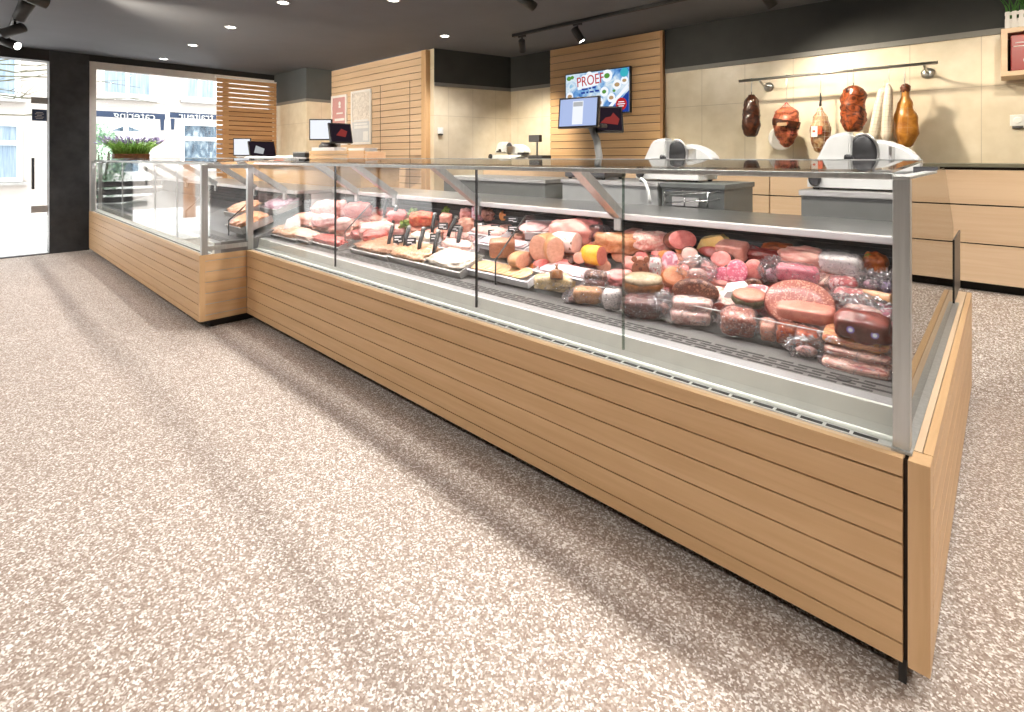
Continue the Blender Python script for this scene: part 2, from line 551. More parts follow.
# side wall of the recess, leading from the slatted wall to the back wall
bm = bmesh.new()
prism(bm, [(-5.52, 4.36), (-5.22, YB), (-5.4, YB), (-5.7, 4.36)], 'Z', -.05, HC)
struct('wall_recess', bm, 'stone_tile')
bm = bmesh.new()
prism(bm, [(-5.508, 4.36), (-5.208, YB-.021), (-5.22, YB-.021), (-5.52, 4.36)], 'Z', 2.30, HC)
struct('trim_3', bm, 'band_dark')
bm = bmesh.new()
prism(bm, [(-5.50, 4.36), (-5.20, YB-.021), (-5.22, YB-.021), (-5.52, 4.36)], 'Z', 2.255, 2.30)
struct('trim_4', bm, 'trim_grey')
# masonry pier in the left corner
struct('column_tiled', boxes((XW, -8.17, 3.87, 4.34, -.05, HC)), 'stone_tile')
struct('trim_5', boxes((XW+.01, -8.16, 3.86, 4.33, 2.25, HC)), 'band_grey')
struct('trim_6', boxes((XW+.01, -8.152, 3.852, 4.33, 2.205, 2.25)), 'trim_grey')
struct('wall_left_rear', boxes((XW-.15, XW, 3.87, YB+.1, -.05, HC)), 'stone_tile')
struct('wall_right', boxes((XR, XR+.1, YF, YB+.1, -.05, HC)), 'rear_wall')
struct('wall_front', boxes((XW-.15, XR, YF-.1, YF, -.05, HC)), 'rear_wall')
# street side: slate pillar, lintel, glazing
struct('pillar_slate', boxes((XW-.25, XW+.02, .872, 1.295, 0, HC)), 'pillar_slate')
struct('lintel', boxes((XW-.2, XW+.01, YF, .872, 2.60, HC)), 'soot_black')
struct('lintel_window', boxes((XW-.2, XW+.01, 1.295, 3.87, 2.66, HC)), 'soot_black')
w = bmesh.new()
for b in ((1.297, 1.375, 0, 2.66), (3.80, 3.868, 0, 2.66), (1.375, 3.80, 2.555, 2.66), (1.375, 3.80, 0, .45)):
    bx(w, XW-.09, XW, b[0], b[1], b[2], b[3])
struct('window_1_frame', w, 'white_paint')
struct('window_1', boxes((XW-.05, XW-.042, 1.375, 3.80, .45, 2.555)), 'glass_window')
# door leaf of frameless glass beside the pillar
d = thing('door_1', 'frameless glass entrance door beside the dark slate pillar', 'door', (XW, .3, 0))
d['kind'] = 'structure'
w = W(); bx(w.bm, XW-.03, XW-.018, -.42, .862, .012, 2.595); w.put('door_glass', 'glass_window', d)
w = W(); tube(w.bm, [(XW+.03, .707, .88), (XW+.03, .707, 1.295)], .016); 
for z in (.93, 1.245):
    tube(w.bm, [(XW-.02, .707, z), (XW+.03, .707, z)], .009)
w.put('handle', 'steel_dark', d)
w = W(); bx(w.bm, XW-.04, XW+.0, .69, .862, .565, .655, 0, .004); w.put('lock_plate', 'steel_dull', d)
w = W(); bx(w.bm, XW-.04, XW+.0, .69, .862, 2.02, 2.105, 0, .004); w.put('door_closer', 'steel_dull', d)
w = W(); bx(w.bm, XW-.018, XW-.014, .70, .85, 1.79, 1.945)
o = w.put('door_card', 'blue_fabric', d); o['label'] = 'dark blue opening hours card'
w = W()
for k, (a, b) in enumerate(((.04, .11), (.03, .12), (.05, .10), (.03, .12), (.04, .11))):
    bx(w.bm, XW-.0139, XW-.0125, .70+a, .70+b, 1.90-k*.02, 1.906-k*.02)
w.put('card_print', 'lettering_white', d)
struct('trim_7', boxes((XW-.06, XW+.03, -1.9, .872, 0, .012)), 'steel_dark')
# more shop front further along the street wall
w = bmesh.new()
for y in (-4.1, -2.65, -1.75, -.46):
    bx(w, XW-.08, XW, y-.035, y+.035, .012, 2.60)
struct('window_2_frame', w, 'steel_dark')
w = bmesh.new()
for a, b in ((-4.06, -2.69), (-2.61, -1.79), (-1.71, -.5)):
    bx(w, XW-.04, XW-.032, a, b, .012, 2.60)
struct('window_2', w, 'glass_window')

# ------------------------------------------------------------------ slatted timber walls
def slat_rows(bm, z0, z1, pitch, gap, fn):
    z = z1
    while z > z0+.01:
        a = max(z0, z-pitch+gap)
        fn(bm, a, z)
        z -= pitch

t = thing('slatted_wall_panel', 'tall oak slatted wall panel carrying two posters', 'wall panel', (-7.0, 4.36, .36))
w = W(); slat_rows(w.bm, .40, 2.735, .0945, .008, lambda b, a, z: bx(b, -8.16, -5.70, 4.295, 4.315, a, z)); w.put('slats', 'oak_pale_X', t)
w = W(); bx(w.bm, -8.16, -5.70, 4.315, 4.335, .36, 2.735); w.put('backing', 'gap_dark', t)
for x in (-6.70, -5.97):
    w = W(); bx(w.bm, x-.004, x+.004, 4.2935, 4.2949, .36, 2.36); w.put('door_seam', 'gap_dark', t)
w = W(); bx(w.bm, -5.70, -5.60, 4.285, 4.36, .36, 2.735, 0, .003); w.put('end_board', 'oak_Z', t)

t = thing('slatted_tv_panel', 'oak slatted panel behind the television on the back wall', 'wall panel', (-3.62, 5.5, 1.26))
w = W(); slat_rows(w.bm, 1.26, 2.735, .0945, .008, lambda b, a, z: bx(b, -4.43, -2.83, 5.46, 5.48, a, z)); w.put('slats', 'oak_X', t)
w = W(); bx(w.bm, -4.43, -2.83, 5.48, 5.507, 1.26, 2.735); w.put('backing', 'gap_dark', t)
w = W(); bx(w.bm, -2.83, -2.80, 5.455, 5.507, 1.26, 2.735); w.put('end_board', 'oak_warm_Z', t)

t = thing('slatted_window_screen', 'warm brown slatted screen standing before the shop window', 'screen', (-9.23, 3.35, 0))
w = W(); slat_rows(w.bm, .3, 2.585, .0766, .013, lambda b, a, z: bx(b, -9.25, -9.235, 2.885, 3.835, a, z)); w.put('slats', 'oak_warm_Y', t)
w = W()
bx(w.bm, -9.265, -9.2505, 2.98, 3.07, 0, 2.58)
bx(w.bm, -9.265, -9.2505, 3.81, 3.835, 0, 2.58)
w.put('battens', 'oak_warm_Z', t)
w = W(); bx(w.bm, -9.265, -9.2505, 3.071, 3.77, 0, 2.13); w.put('backing', 'casing_brown', t)
w = W(); bx(w.bm, -9.275, -9.235, 2.87, 3.84, 2.59, 2.61, 0, .002); w.put('top_rail', 'white_paint', t)

# ------------------------------------------------------------------ the refrigerated counters
ZT = [.562, .512, .430, .348, .266, .184, .102, .06]
def clad_x(bm, x0, x1, y, t=.02):
    for a, b in zip(ZT, ZT[1:]):
        bx(bm, x0, x1, y, y+t, b+(.0055 if b > .07 else 0), a)
def clad_y(bm, y0, y1, x, t=.02):
    for a, b in zip(ZT, ZT[1:]):
        bx(bm, x-t, x, y0, y1, b+(.0055 if b > .07 else 0), a)

def slots(bm, x0, x1, rows, z0, z1, ln, step):
    """rows of short dark slots along x, every second row shifted"""
    for k, (a, b) in enumerate(rows):
        x = x0 + .02 + (step/2 if k % 2 else 0)
        while x+ln < x1:
            bx(bm, x, x+ln, a, b, z0, z1)
            x += step

LEDW = 7.5
def case_parts(t, x0, x1, dy):
    Y = lambda v: v+dy
    w = W(); bx(w.bm, x0, x1, Y(1.632), Y(2.86), .06, .55); bx(w.bm, x0, x1, Y(2.47), Y(2.86), .55, .985); w.put('case_body', 'steel_dull', t)
    w = W(); bx(w.bm, x0+.04, x1-.04, Y(1.68), Y(2.82), 0, .06); w.put('plinth', 'plinth_dark', t)
    w = W(); bx(w.bm, x0, x1 + (.03 if dy == 0 else -.02), Y(1.6175), Y(1.6335), .5555, .5625, 0, .001); w.put('top_cap', 'oak_pale_X', t)
    w = W(); bx(w.bm, x0, x1, Y(1.634), Y(1.664), .55, .566); w.put('vent_strip', 'white_enamel', t)
    w = W(); slots(w.bm, x0, x1, ((Y(1.6395), Y(1.656)),), .5655, .5665, .055, .064); w.put('vent_slots', 'soot_black', t)
    w = W(); prism(w.bm, [(Y(1.6645), .55), (Y(1.6645), .567), (Y(1.683), .572), (Y(1.696), .642), (Y(1.70), .6455), (Y(1.70), .55)], 'X', x0, x1); w.put('front_sill', 'sill_white', t)
    w = W(); prism(w.bm, [(Y(1.7001), .55), (Y(1.7001), .6456), (Y(1.738), .6485), (Y(1.745), .6485), (Y(1.745), .55)], 'X', x0, x1); w.put('sill_lip', 'sill_lip', t)
    w = W(); bx(w.bm, x0, x1, Y(1.7455), Y(1.929), .55, .648); w.put('air_grille', 'grille_grey', t)
    w = W(); slots(w.bm, x0, x1, ((Y(1.755), Y(1.767)), (Y(1.777), Y(1.789)), (Y(1.799), Y(1.811)), (Y(1.821), Y(1.833))), .6475, .6485, .074, .088); w.put('grille_slots', 'soot_black', t)
    w = W(); prism(w.bm, [(Y(1.93), .55), (Y(1.93), .630), (Y(2.45), .810), (Y(2.45), .55)], 'X', x0, x1); w.put('display_deck', 'deck_grey', t)
    w = W(); bx(w.bm, x0, x1, Y(2.455), Y(2.47), .56, .985)
    w.put('back_panel', 'soot_black', t)
    w = W()
    z = .84
    while z < .97:
        bx(w.bm, x0, x1, Y(2.445), Y(2.455), z, z+.017); z += .032
    w.put('louver', 'louver_dark', t)
    w = W(); bx(w.bm, x0, x1, Y(2.345), Y(2.88), .990, 1.015, 0, .003); w.put('work_shelf', 'steel', t)
    w = W(); bx(w.bm, x0, x1, Y(2.325), Y(2.3445), .985, 1.017, 0, .007); w.put('shelf_nose', 'nose_white', t)
    w = W(); prism(w.bm, [(Y(1.66), 1.2635), (Y(2.335), 1.2855), (Y(2.335), 1.2935), (Y(1.66), 1.2715)], 'X', x0, x1); w.put('top_glass', 'glass', t)
    w = W(); bx(w.bm, x0, x1, Y(2.335), Y(2.36), 1.281, 1.296, 0, .003); w.put('rear_rail', 'steel_frame', t)
    w = W(); bx(w.bm, x0, x1, Y(1.650), Y(1.690), 1.246, 1.2625, 0, .003); w.put('front_rail', 'steel_frame', t)
    w = W(); bx(w.bm, x0+.05, x1-.05, Y(1.693), Y(1.709), 1.2535, 1.2605); o = w.put('light_tube', 'led_glow', t)
    la = bpy.data.lights.new('tube_light', 'AREA'); la.shape = 'RECTANGLE'; la.size = x1-x0-.12; la.size_y = .014
    la.energy = LEDW*(x1-x0); la.color = (1, .93, .95)
    lo = bpy.data.objects.new('tube_light', la); COL.objects.link(lo); lo.parent = t
    lo.location = Vector(((x0+x1)/2, Y(1.701), 1.2525)) - t.location
    lo.rotation_euler = (R(20), 0, 0)

def pane(t, x0, x1, y):
    w = W(); bx(w.bm, x0+.003, x1-.003, y, y+.008, .600, 1.246); w.put('front_pane', 'glass', t)
def joint(t, x, y, mat='soot_black', r=.0035):
    w = W(); bx(w.bm, x-r, x+r, y-.001, y+.009, .600, 1.246); w.put('pane_joint', mat, t)
def arm(t, x, dy=0):
    w = W()
    prism(w.bm, [(2.34+dy, .985), (2.34+dy, 1.03), (2.02+dy, 1.245), (1.98+dy, 1.27), (1.93+dy, 1.265), (1.96+dy, 1.235), (2.30+dy, 1.00)], 'X', x-.026, x+.026)
    bx(w.bm, x-.02, x+.02, 2.318+dy, 2.342+dy, .93, .99)
    w.put('support_arm', 'steel_frame', t)
def divider(t, x, dy=0, z=.85):
    """bent clear divider with a dark front edge between two bays of goods"""
    w = W(); prism(w.bm, [(1.905+dy, .65), (1.905+dy, .775), (2.14+dy, .985), (2.42+dy, .985), (2.42+dy, .84)], 'X', x-.003, x+.003)
    o = w.put('glass_divider', 'acrylic', t)
    w = W(); tube(w.bm, [(x, 1.903+dy, .65), (x, 1.903+dy, .775), (x, 2.14+dy, .987)], .0045)
    w.put('dark_edge', 'soot_black', o)

XL0, XL1 = -4.41, -.21
t = thing('meat_counter', 'long glazed meat counter with oak slatted front running to the near corner', 'counter', (-2.3, 2.2, 0))
LONG = t
case_parts(t, XL0, XL1, 0)
w = W(); clad_x(w.bm, XL0, -.182, 1.597); w.put('front_slats', 'oak_X', t)
w = W(); bx(w.bm, XL0, -.182, 1.6175, 1.631, .06, .555); bx(w.bm, -.182, -.173, 1.612, 1.66, .06, .555); w.put('slat_backing', 'gap_dark', t)
w = W(); bx(w.bm, -.172, -.128, 1.597, 1.66, .055, .562, 0, .002); w.put('corner_board', 'oak_Z', t)
w = W(); clad_y(w.bm, 1.6625, 3.81, -.128); w.put('end_slats', 'oak_Y', t)
w = W(); bx(w.bm, -.235, -.149, 1.67, 3.80, .06, .545); w.put('end_core', 'gap_dark', t)
w = W(); bx(w.bm, -.166, -.150, 1.6625, 3.81, .546, .5625); bx(w.bm, -.260, -.2065, 2.9, 3.81, .546, .5625); bx(w.bm, -.2065, -.150, 3.50, 3.81, .546, .5620); w.put('end_cap', 'oak_pale_Y', t)
w = W(); bx(w.bm, -.206, -.1665, 1.665, 3.50, .546, .5635); w.put('glass_track', 'steel_frame', t)
w = W(); bx(w.bm, -.2, -.15, 1.70, 3.76, 0, .06); bx(w.bm, -.192, -.176, 1.61, 1.63, 0, .06); w.put('end_plinth', 'plinth_dark', t)
for a, b in ((-4.38, -3.135), (-3.135, -1.804), (-1.804, -1.016), (-1.016, -.207)):
    pane(t, a, b, 1.672)
joint(t, -3.135, 1.672); joint(t, -1.804, 1.672); joint(t, -1.016, 1.672, 'glass_edge', .003)
w = W(); bx(w.bm, -.2065, -.1705, 1.628, 1.668, .566, 1.2475, 0, .003); bx(w.bm, -.209, -.166, 1.622, 1.672, .562, .570, 0, .002); w.put('corner_post', 'steel_frame', t)
w = W(); bx(w.bm, -.2065, -.1705, 1.628, 2.36, 1.2476, 1.2555, 0, .002); w.put('end_rail', 'steel_frame', t)
w = W(); prism(w.bm, [(1.672, .566), (1.672, 1.2465), (2.36, 1.2465), (2.94, 1.257), (3.455, .955), (3.455, .566)], 'X', -.194, -.186); w.put('end_pane', 'glass_mirrored', t)
w = W(); bx(w.bm, -.190, -.183, 3.475, 3.95, .564, .885); o = w.put('end_bracket', 'steel_dark', t)
w = W(); bx(w.bm, -.191, -.182, 3.460, 3.4745, .564, .885); w.put('black_seal', 'soot_black', o)
for x in (-3.99, -3.43, -2.495, -1.44):
    arm(t, x)
divider(t, -3.42); divider(t, -1.905)
w = W(); bx(w.bm, -1.30, -.215, 1.932, 1.936, .65, .735); o = w.put('front_guard', 'acrylic', t)
w = W(); bx(w.bm, -1.30, -.215, 1.9315, 1.9365, .7352, .7375); w.put('guard_edge', 'nose_white', o)
w = W(); lathe(w.bm, [(.020, 0), (.020, .0015), (.016, .002)], 22, M=Matrix.Translation((-.345, 1.80, .648))); w.put('drain_cap', 'louver_dark', t)

DYL = -.337
t = thing('corner_counter', 'glazed counter with oak slatted front below the shop window', 'counter', (-6.8, 1.86, 0))
case_parts(t, -9.12, -4.4125, DYL)
w = W(); clad_x(w.bm, -9.15, -4.432, 1.26); w.put('front_slats', 'oak_X', t)
w = W(); bx(w.bm, -9.13, -4.432, 1.2805, 1.294, .06, .555); bx(w.bm, -4.446, -4.4325, 1.294, 1.59, .06, .55); w.put('slat_backing', 'gap_dark', t)
w = W(); bx(w.bm, -4.4315, -4.4115, 1.26, 1.30, .06, .562); w.put('corner_board', 'oak_Z', t)
w = W(); clad_y(w.bm, 1.3005, 1.596, -4.4115); w.put('step_slats', 'oak_Y', t)
w = W(); bx(w.bm, -9.17, -9.151, 1.262, 1.34, .055, .562); w.put('left_end_board', 'oak_warm_Z', t)
w = W(); bx(w.bm, -4.446, -4.412, 1.30, 1.59, .55, .563); w.put('step_cap', 'oak_pale_Y', t)
yl = 1.672+DYL
for a, b in ((-9.09, -7.5), (-7.5, -6.04), (-6.04, -5.3), (-5.3, -4.435)):
    pane(t, a, b, yl)
for x in (-7.5, -6.04, -5.3):
    joint(t, x, yl, 'steel_frame', .005)
w = W()
bx(w.bm, -4.45, -4.412, 1.275, 1.318, .563, 1.247, 0, .003)
bx(w.bm, -4.45, -4.412, 1.605, 1.650, .563, 1.247, 0, .003)
bx(w.bm, -4.45, -4.412, 1.318, 1.605, 1.218, 1.247, 0, .003)
bx(w.bm, -4.45, -4.412, 1.318, 1.605, .590, .628, 0, .003)
w.put('step_frame', 'steel_frame', t)
w = W(); bx(w.bm, -4.436, -4.428, 1.318, 1.605, .628, 1.218); w.put('step_pane', 'glass', t)
w = W()
bx(w.bm, -9.12, -9.09, 1.275, 1.318, .563, 1.247, 0, .003)
bx(w.bm, -9.12, -9.09, 2.0, 2.03, .98, 1.27)
bx(w.bm, -9.12, -9.09, 1.318, 2.02, 1.225, 1.247)
w.put('left_frame', 'steel_frame', t)
w = W(); prism(w.bm, [(1.318, .64), (1.318, 1.225), (2.0, 1.25), (2.0, 1.0), (2.0, .83)], 'X', -9.108, -9.10); w.put('left_pane', 'glass', t)
for x in (-8.6, -7.5, -6.4, -5.3, -4.62):
    arm(t, x, DYL)
divider(t, -4.72, DYL); divider(t, -5.9, DYL)
GOODS = [
    ('bacon', 'bacon_pack', 'bacon', 'bottom pack of streaky bacon in the stack beside the steel corner post', -0.333, 1.917, 0.633, 0, 6, 0.179, 0.1, 0.057, ('bacon', 'film'), {}),
    ('bacon', 'bacon_pack', 'bacon', 'middle pack of streaky bacon in the stack beside the steel corner post', -0.334, 1.942, 0.674, 0, 6, 0.176, 0.1, 0.043, ('bacon', 'film'), {}),
    ('bacon', 'bacon_pack', 'bacon', 'orange smoked bacon pack on top of the streaky bacon stack', -0.339, 1.951, 0.707, 0, 6, 0.183, 0.1, 0.046, ('bacon_smoked', 'film'), {}),
    ('ham_piece', 'smoked_ham_piece', 'ham', 'brown smoked ham with two round blue stickers by the corner post', -0.318, 1.936, 0.729, 2, 10, 0.147, 0.08, 0.085, ('ham_dark', 'sticker'), {}),
    ('half_loaf', 'terrine_loaf', 'terrine', 'long pink terrine block with dark underside below the huge oval salami', -0.495, 2.008, 0.706, 4, 10, 0.174, 0.07, 0.088, ('terrine', 'dark_jelly'), {}),
    ('log', 'giant_salami', 'salami', 'huge oval salami half with coarse reddish brown cut face', -0.506, 1.958, 0.725, 14.5, -30, 0.22, 0.12, 0.173, ('salami_coarse', 'casing_red'), {}),
    ('vac', 'chorizo_pack', 'sausage', 'red chorizo chunk in clear film, right one of two before the terrine', -0.482, 1.967, 0.656, 13.8, 12, 0.078, 0.07, 0.073, ('chorizo', 'film'), {}),
    ('vac', 'chorizo_pack', 'sausage', 'red chorizo chunk in clear film, left one of two before the terrine', -0.55, 1.972, 0.658, 15.6, 12, 0.066, 0.07, 0.078, ('chorizo', 'film'), {}),
    ('bag', 'crumpled_film_bag', 'bag', 'crumpled clear film bag lying at the very front of the grille', -0.474, 1.918, 0.644, 13.9, 8, 0.088, 0.04, 0.062, ('film', 'pale_meat'), {}),
    ('vac', 'poultry_pack', 'meat', 'small pink orange poultry chunk in film left of the chorizo', -0.606, 1.962, 0.656, 17.2, 12, 0.056, 0.06, 0.076, ('poultry', 'film'), {}),
    ('vac', 'salami_pack', 'salami', 'brown salami block in shiny film on the front row beside the grille', -0.707, 1.96, 0.651, 19.8, 12, 0.128, 0.09, 0.097, ('salami_coarse', 'film'), {}),
    ('half', 'pate_half', 'pate', 'half round pate with pink top and dark green rind', -0.7, 2.052, 0.733, 18.8, 10, 0.124, 0.09, 0.059, ('pate_pink', 'rind_green'), {}),
    ('log', 'dark_salami_half', 'salami', 'dark brown salami half with arched cut face on the front row', -0.874, 1.968, 0.719, 23.9, -12, 0.176, 0.09, 0.113, ('salami_dark', 'casing_brown'), {'flat': 1}),
    ('vac', 'white_salami_pack', 'salami', 'whitish pink salami stick in film, lower one before the dark salami half', -0.887, 1.954, 0.652, 24.4, 10, 0.159, 0.07, 0.061, ('pale_meat', 'film'), {}),
    ('vac', 'white_salami_pack', 'salami', 'whitish pink salami stick in film, upper one before the dark salami half', -0.886, 1.967, 0.694, 24.3, 10, 0.16, 0.06, 0.062, ('pale_meat', 'film'), {}),
    ('log', 'small_sausage_end', 'sausage', 'small red sausage end right of the dark salami half', -0.786, 1.986, 0.705, 21.6, 0, 0.053, 0.06, 0.049, ('ham_dark', 'film'), {}),
    ('wedge', 'parchment_wedge', 'paper', 'white parchment wedge sticking out between the pink salamis', -0.77, 2.098, 0.755, 20.2, 20, 0.093, 0.06, 0.058, ('paper',), {}),
    ('log', 'speckled_salami', 'salami', 'pink salami with white fat specks next to the huge oval salami', -0.675, 2.077, 0.758, 18.0, -35, 0.113, 0.09, 0.072, ('salami_fat', 'casing_red'), {}),
    ('log', 'mortadella', 'sausage', 'bright pink sausage with round speckled face in the middle of the bay', -0.794, 2.186, 0.787, 20.0, -8, 0.082, 0.1, 0.098, ('mortadella', 'casing_pink'), {}),
    ('log', 'pink_sausage', 'sausage', 'plain pink sausage face touching the right side of the speckled pink one', -0.747, 2.243, 0.797, 18.4, -8, 0.074, 0.1, 0.086, ('ham_pink', 'casing_pink'), {}),
    ('log', 'pink_sausage', 'sausage', 'pink red sausage lying behind the left edge of the speckled one', -0.858, 2.194, 0.779, -3.6, -12, 0.078, 0.1, 0.067, ('mortadella', 'casing_pink'), {}),
    ('log', 'dried_sausage', 'sausage', 'short dark red dried sausage under the plain pink sausage face', -0.717, 2.147, 0.783, 18.5, -10, 0.061, 0.06, 0.047, ('salami_dark', 'casing_red'), {}),
    ('log', 'sliced_open_ham', 'ham', 'pink oval ham sausage in dark skin leaning diagonally, right of black skin sausage', -0.918, 2.307, 0.82, -13.3, -25, 0.103, 0.11, 0.075, ('ham_pink', 'casing_black'), {}),
    ('block', 'pink_loaf', 'meat loaf', 'long pale pink meat loaf block behind the speckled pink sausage', -0.886, 2.403, 0.84, -7.8, 12, 0.131, 0.08, 0.071, ('ham_pale',), {}),
    ('vac', 'red_film_pack', 'meat', 'small red pack in film at the back behind the pale loaf', -0.82, 2.457, 0.864, 18.5, 15, 0.053, 0.05, 0.044, ('ham_red', 'film'), {}),
    ('slab', 'dried_beef', 'beef', 'dark red dried beef slab below the brown dried piece', -0.752, 2.422, 0.84, 0, 12, 0.17, 0.06, 0.056, ('beef_red',), {}),
    ('slab', 'smoked_beef', 'beef', 'brown smoked beef piece at the back of the right bay', -0.712, 2.453, 0.871, -8, 10, 0.127, 0.06, 0.052, ('beef_brown',), {}),
    ('slab', 'bacon_slab', 'bacon', 'large pale pink bacon slab at the back of the right bay', -0.595, 2.395, 0.825, -6, 12, 0.192, 0.09, 0.097, ('bacon_raw',), {}),
    ('vac', 'pink_bacon_pack', 'bacon', 'long hot pink vacuum pack just behind the huge oval salami', -0.585, 2.25, 0.809, 2.6, 12, 0.162, 0.06, 0.077, ('hot_pink', 'film'), {}),
    ('bag', 'purple_film_pack', 'bag', 'crumpled purple pack with grey twist left of the hot pink pack', -0.683, 2.265, 0.794, 16.8, 12, 0.068, 0.06, 0.092, ('film', 'purple_meat'), {}),
    ('vac', 'parchment_pack', 'meat', 'white wrapped pack with brown meat showing at the back right', -0.461, 2.363, 0.846, -4, 12, 0.161, 0.08, 0.08, ('white_wrap', 'film'), {}),
    ('slab', 'herb_crusted_piece', 'meat', 'orange brown meat with green herb in the back right corner', -0.354, 2.398, 0.859, -4, 18, 0.074, 0.07, 0.071, ('beef_orange', 'herb'), {}),
    ('vac', 'sliced_salami_pack', 'salami', 'flat film pack of marbled salami slices, upper of two near the corner', -0.43, 2.243, 0.796, 10.8, 25, 0.098, 0.06, 0.065, ('salami_slices', 'film'), {}),
    ('vac', 'sliced_salami_pack', 'salami', 'flat film pack of marbled salami slices, lower of two near the corner', -0.399, 2.158, 0.776, 10.5, 25, 0.102, 0.06, 0.063, ('salami_slices', 'film'), {}),
    ('bag', 'rose_film_pack', 'bag', 'puffy rose film pack behind the tan sausage', -0.351, 2.272, 0.818, 8.8, 15, 0.065, 0.05, 0.061, ('film', 'purple_meat'), {}),
    ('bag', 'violet_film_pack', 'bag', 'puffy violet film pack touching the corner post', -0.305, 2.267, 0.816, 7.7, 15, 0.04, 0.05, 0.067, ('film', 'violet'), {}),
    ('stick', 'tan_sausage', 'sausage', 'tan dry sausage lying lengthwise over the marbled salami packs', -0.329, 2.165, 0.803, -8, 0, 0.108, 0.035, 0.044, ('casing_tan',), {}),
    ('bag', 'clear_film_heap', 'bag', 'crumpled empty clear film above the smoked ham with stickers', -0.347, 2.089, 0.761, -3, 15, 0.154, 0.06, 0.063, ('film', 'pale_meat'), {}),
    ('slab', 'smoked_fillet', 'meat', 'dark reddish smoked fillet in film at the front right of the pane joint', -1.077, 1.934, 0.644, 29.1, 8, 0.16, 0.08, 0.085, ('beef_dark', 'film'), {}),
    ('half', 'liver_pate_loaf', 'pate', 'grey crusted liver pate loaf with brown end behind the dark smoked fillet', -1.108, 1.984, 0.711, 29.2, 10, 0.168, 0.09, 0.103, ('pate_grey', 'rind_brown'), {}),
    ('bag', 'twisted_film_end', 'bag', 'twisted clear film end right of the dark smoked fillet', -0.994, 1.948, 0.665, 27.0, 8, 0.061, 0.04, 0.095, ('film', 'pale_meat'), {}),
    ('bear', 'bear_shaped_pate', 'pate', 'brown bear shaped pate slice standing upright with white strip above the pate loaf', -1.169, 2.071, 0.77, 29.4, 0, 0.081, 0.035, 0.096, ('pate_brown', 'pate_dark'), {}),
    ('vac', 'dotted_paper_pack', 'paper', 'white paper pack printed with red dots right of the bear shaped pate', -1.115, 2.105, 0.78, 27.9, 10, 0.054, 0.05, 0.091, ('dotted_paper', 'film'), {}),
    ('log', 'liver_sausage', 'sausage', 'orange brown liver sausage with oval cut face behind the dark salami half', -1.005, 2.087, 0.761, 43.7, -25, 0.113, 0.09, 0.084, ('liver', 'casing_orange'), {}),
    ('bag', 'white_film_pack', 'bag', 'white and lilac film pack right of the liver sausage', -0.954, 2.168, 0.77, 23.7, 18, 0.119, 0.06, 0.093, ('film', 'pale_meat'), {}),
    ('log', 'black_skin_sausage', 'sausage', 'white pink round sausage face in thick black skin', -1.046, 2.297, 0.826, 24.5, -6, 0.074, 0.09, 0.068, ('ham_white', 'casing_black'), {}),
    ('log', 'cut_pink_ham', 'ham', 'pink cut ham with brown skin at the back, left of the yellow cheese', -1.094, 2.336, 0.87, 47.1, -12, 0.138, 0.1, 0.094, ('ham_pink', 'casing_brown'), {}),
    ('wedge', 'cheese_wedge', 'cheese', 'yellow cheese wedge with orange rind at the back of the bay', -1.001, 2.463, 0.862, 2.1, 10, 0.148, 0.08, 0.089, ('cheese',), {}),
    ('log', 'red_ham_sausage', 'ham', 'flat red ham sausage below the yellow cheese wedge', -0.995, 2.396, 0.841, -7.4, -20, 0.126, 0.09, 0.051, ('ham_red', 'casing_red'), {}),
    ('ball', 'orange_meatball', 'meatball', 'orange roasted ball right above the black skin sausage', -1.117, 2.352, 0.849, 25.4, 0, 0.049, 0.04, 0.042, ('roast_orange',), {}),
    ('ball', 'orange_meatball', 'meatball', 'golden roasted ball left above the marbled purple piece', -1.169, 2.282, 0.824, 27.1, 0, 0.045, 0.04, 0.042, ('roast_orange',), {}),
    ('log', 'marbled_purple_piece', 'sausage', 'lilac marbled sausage end with orange skin left of black skin sausage', -1.099, 2.211, 0.795, 46.4, -5, 0.078, 0.06, 0.086, ('marble_purple', 'casing_orange'), {}),
    ('slab', 'raw_ham_netted', 'ham', 'long pale rose ham with white fat behind the bear shaped pate', -1.272, 2.378, 0.831, 43.2, 14, 0.179, 0.09, 0.088, ('ham_marbled',), {}),
    ('log', 'pale_sausage', 'sausage', 'thick pale pink sausage with tied end at the back near the pane joint', -1.376, 2.444, 0.858, 89.4, 0, 0.192, 0.08, 0.073, ('ham_white', 'casing_pink'), {}),
    ('slab', 'roast_joint', 'meat', 'orange brown roast joint under the thick pale sausage', -1.44, 2.333, 0.805, 10, 12, 0.244, 0.09, 0.101, ('roast',), {}),
    ('log', 'yellow_sausage', 'sausage', 'sausage in yellow and pink casing with dull red face at the pane joint', -1.413, 2.138, 0.779, 81.5, -3, 0.076, 0.13, 0.096, ('liver_red', 'casing_yellow'), {}),
    ('vac', 'white_label_pack', 'meat', 'upright pack in white printed paper at the front by the pane joint', -1.223, 1.931, 0.648, 32.4, 6, 0.087, 0.05, 0.102, ('printed_paper', 'film'), {}),
    ('vac', 'salami_stick_pack', 'salami', 'dark brown salami stick in film, upper of two beside the white printed pack', -1.356, 1.999, 0.732, 34.2, 6, 0.111, 0.05, 0.05, ('salami_dark', 'film'), {}),
    ('vac', 'salami_stick_pack', 'salami', 'dark red salami stick in film, lower of two beside the white printed pack', -1.354, 1.988, 0.703, 34.3, 6, 0.102, 0.05, 0.049, ('beef_dark', 'film'), {}),
    ('vac', 'bread_like_roll_pack', 'sausage', 'tan roll in crumpled film left of the white printed pack', -1.353, 1.935, 0.648, 35.0, 6, 0.14, 0.06, 0.079, ('casing_tan', 'film'), {}),
    ('bag', 'crumpled_film_heap', 'bag', 'crumpled film of tan roll hanging over the grille edge', -1.406, 1.91, 0.644, 36.4, 6, 0.08, 0.03, 0.058, ('film', 'pale_meat'), {}),
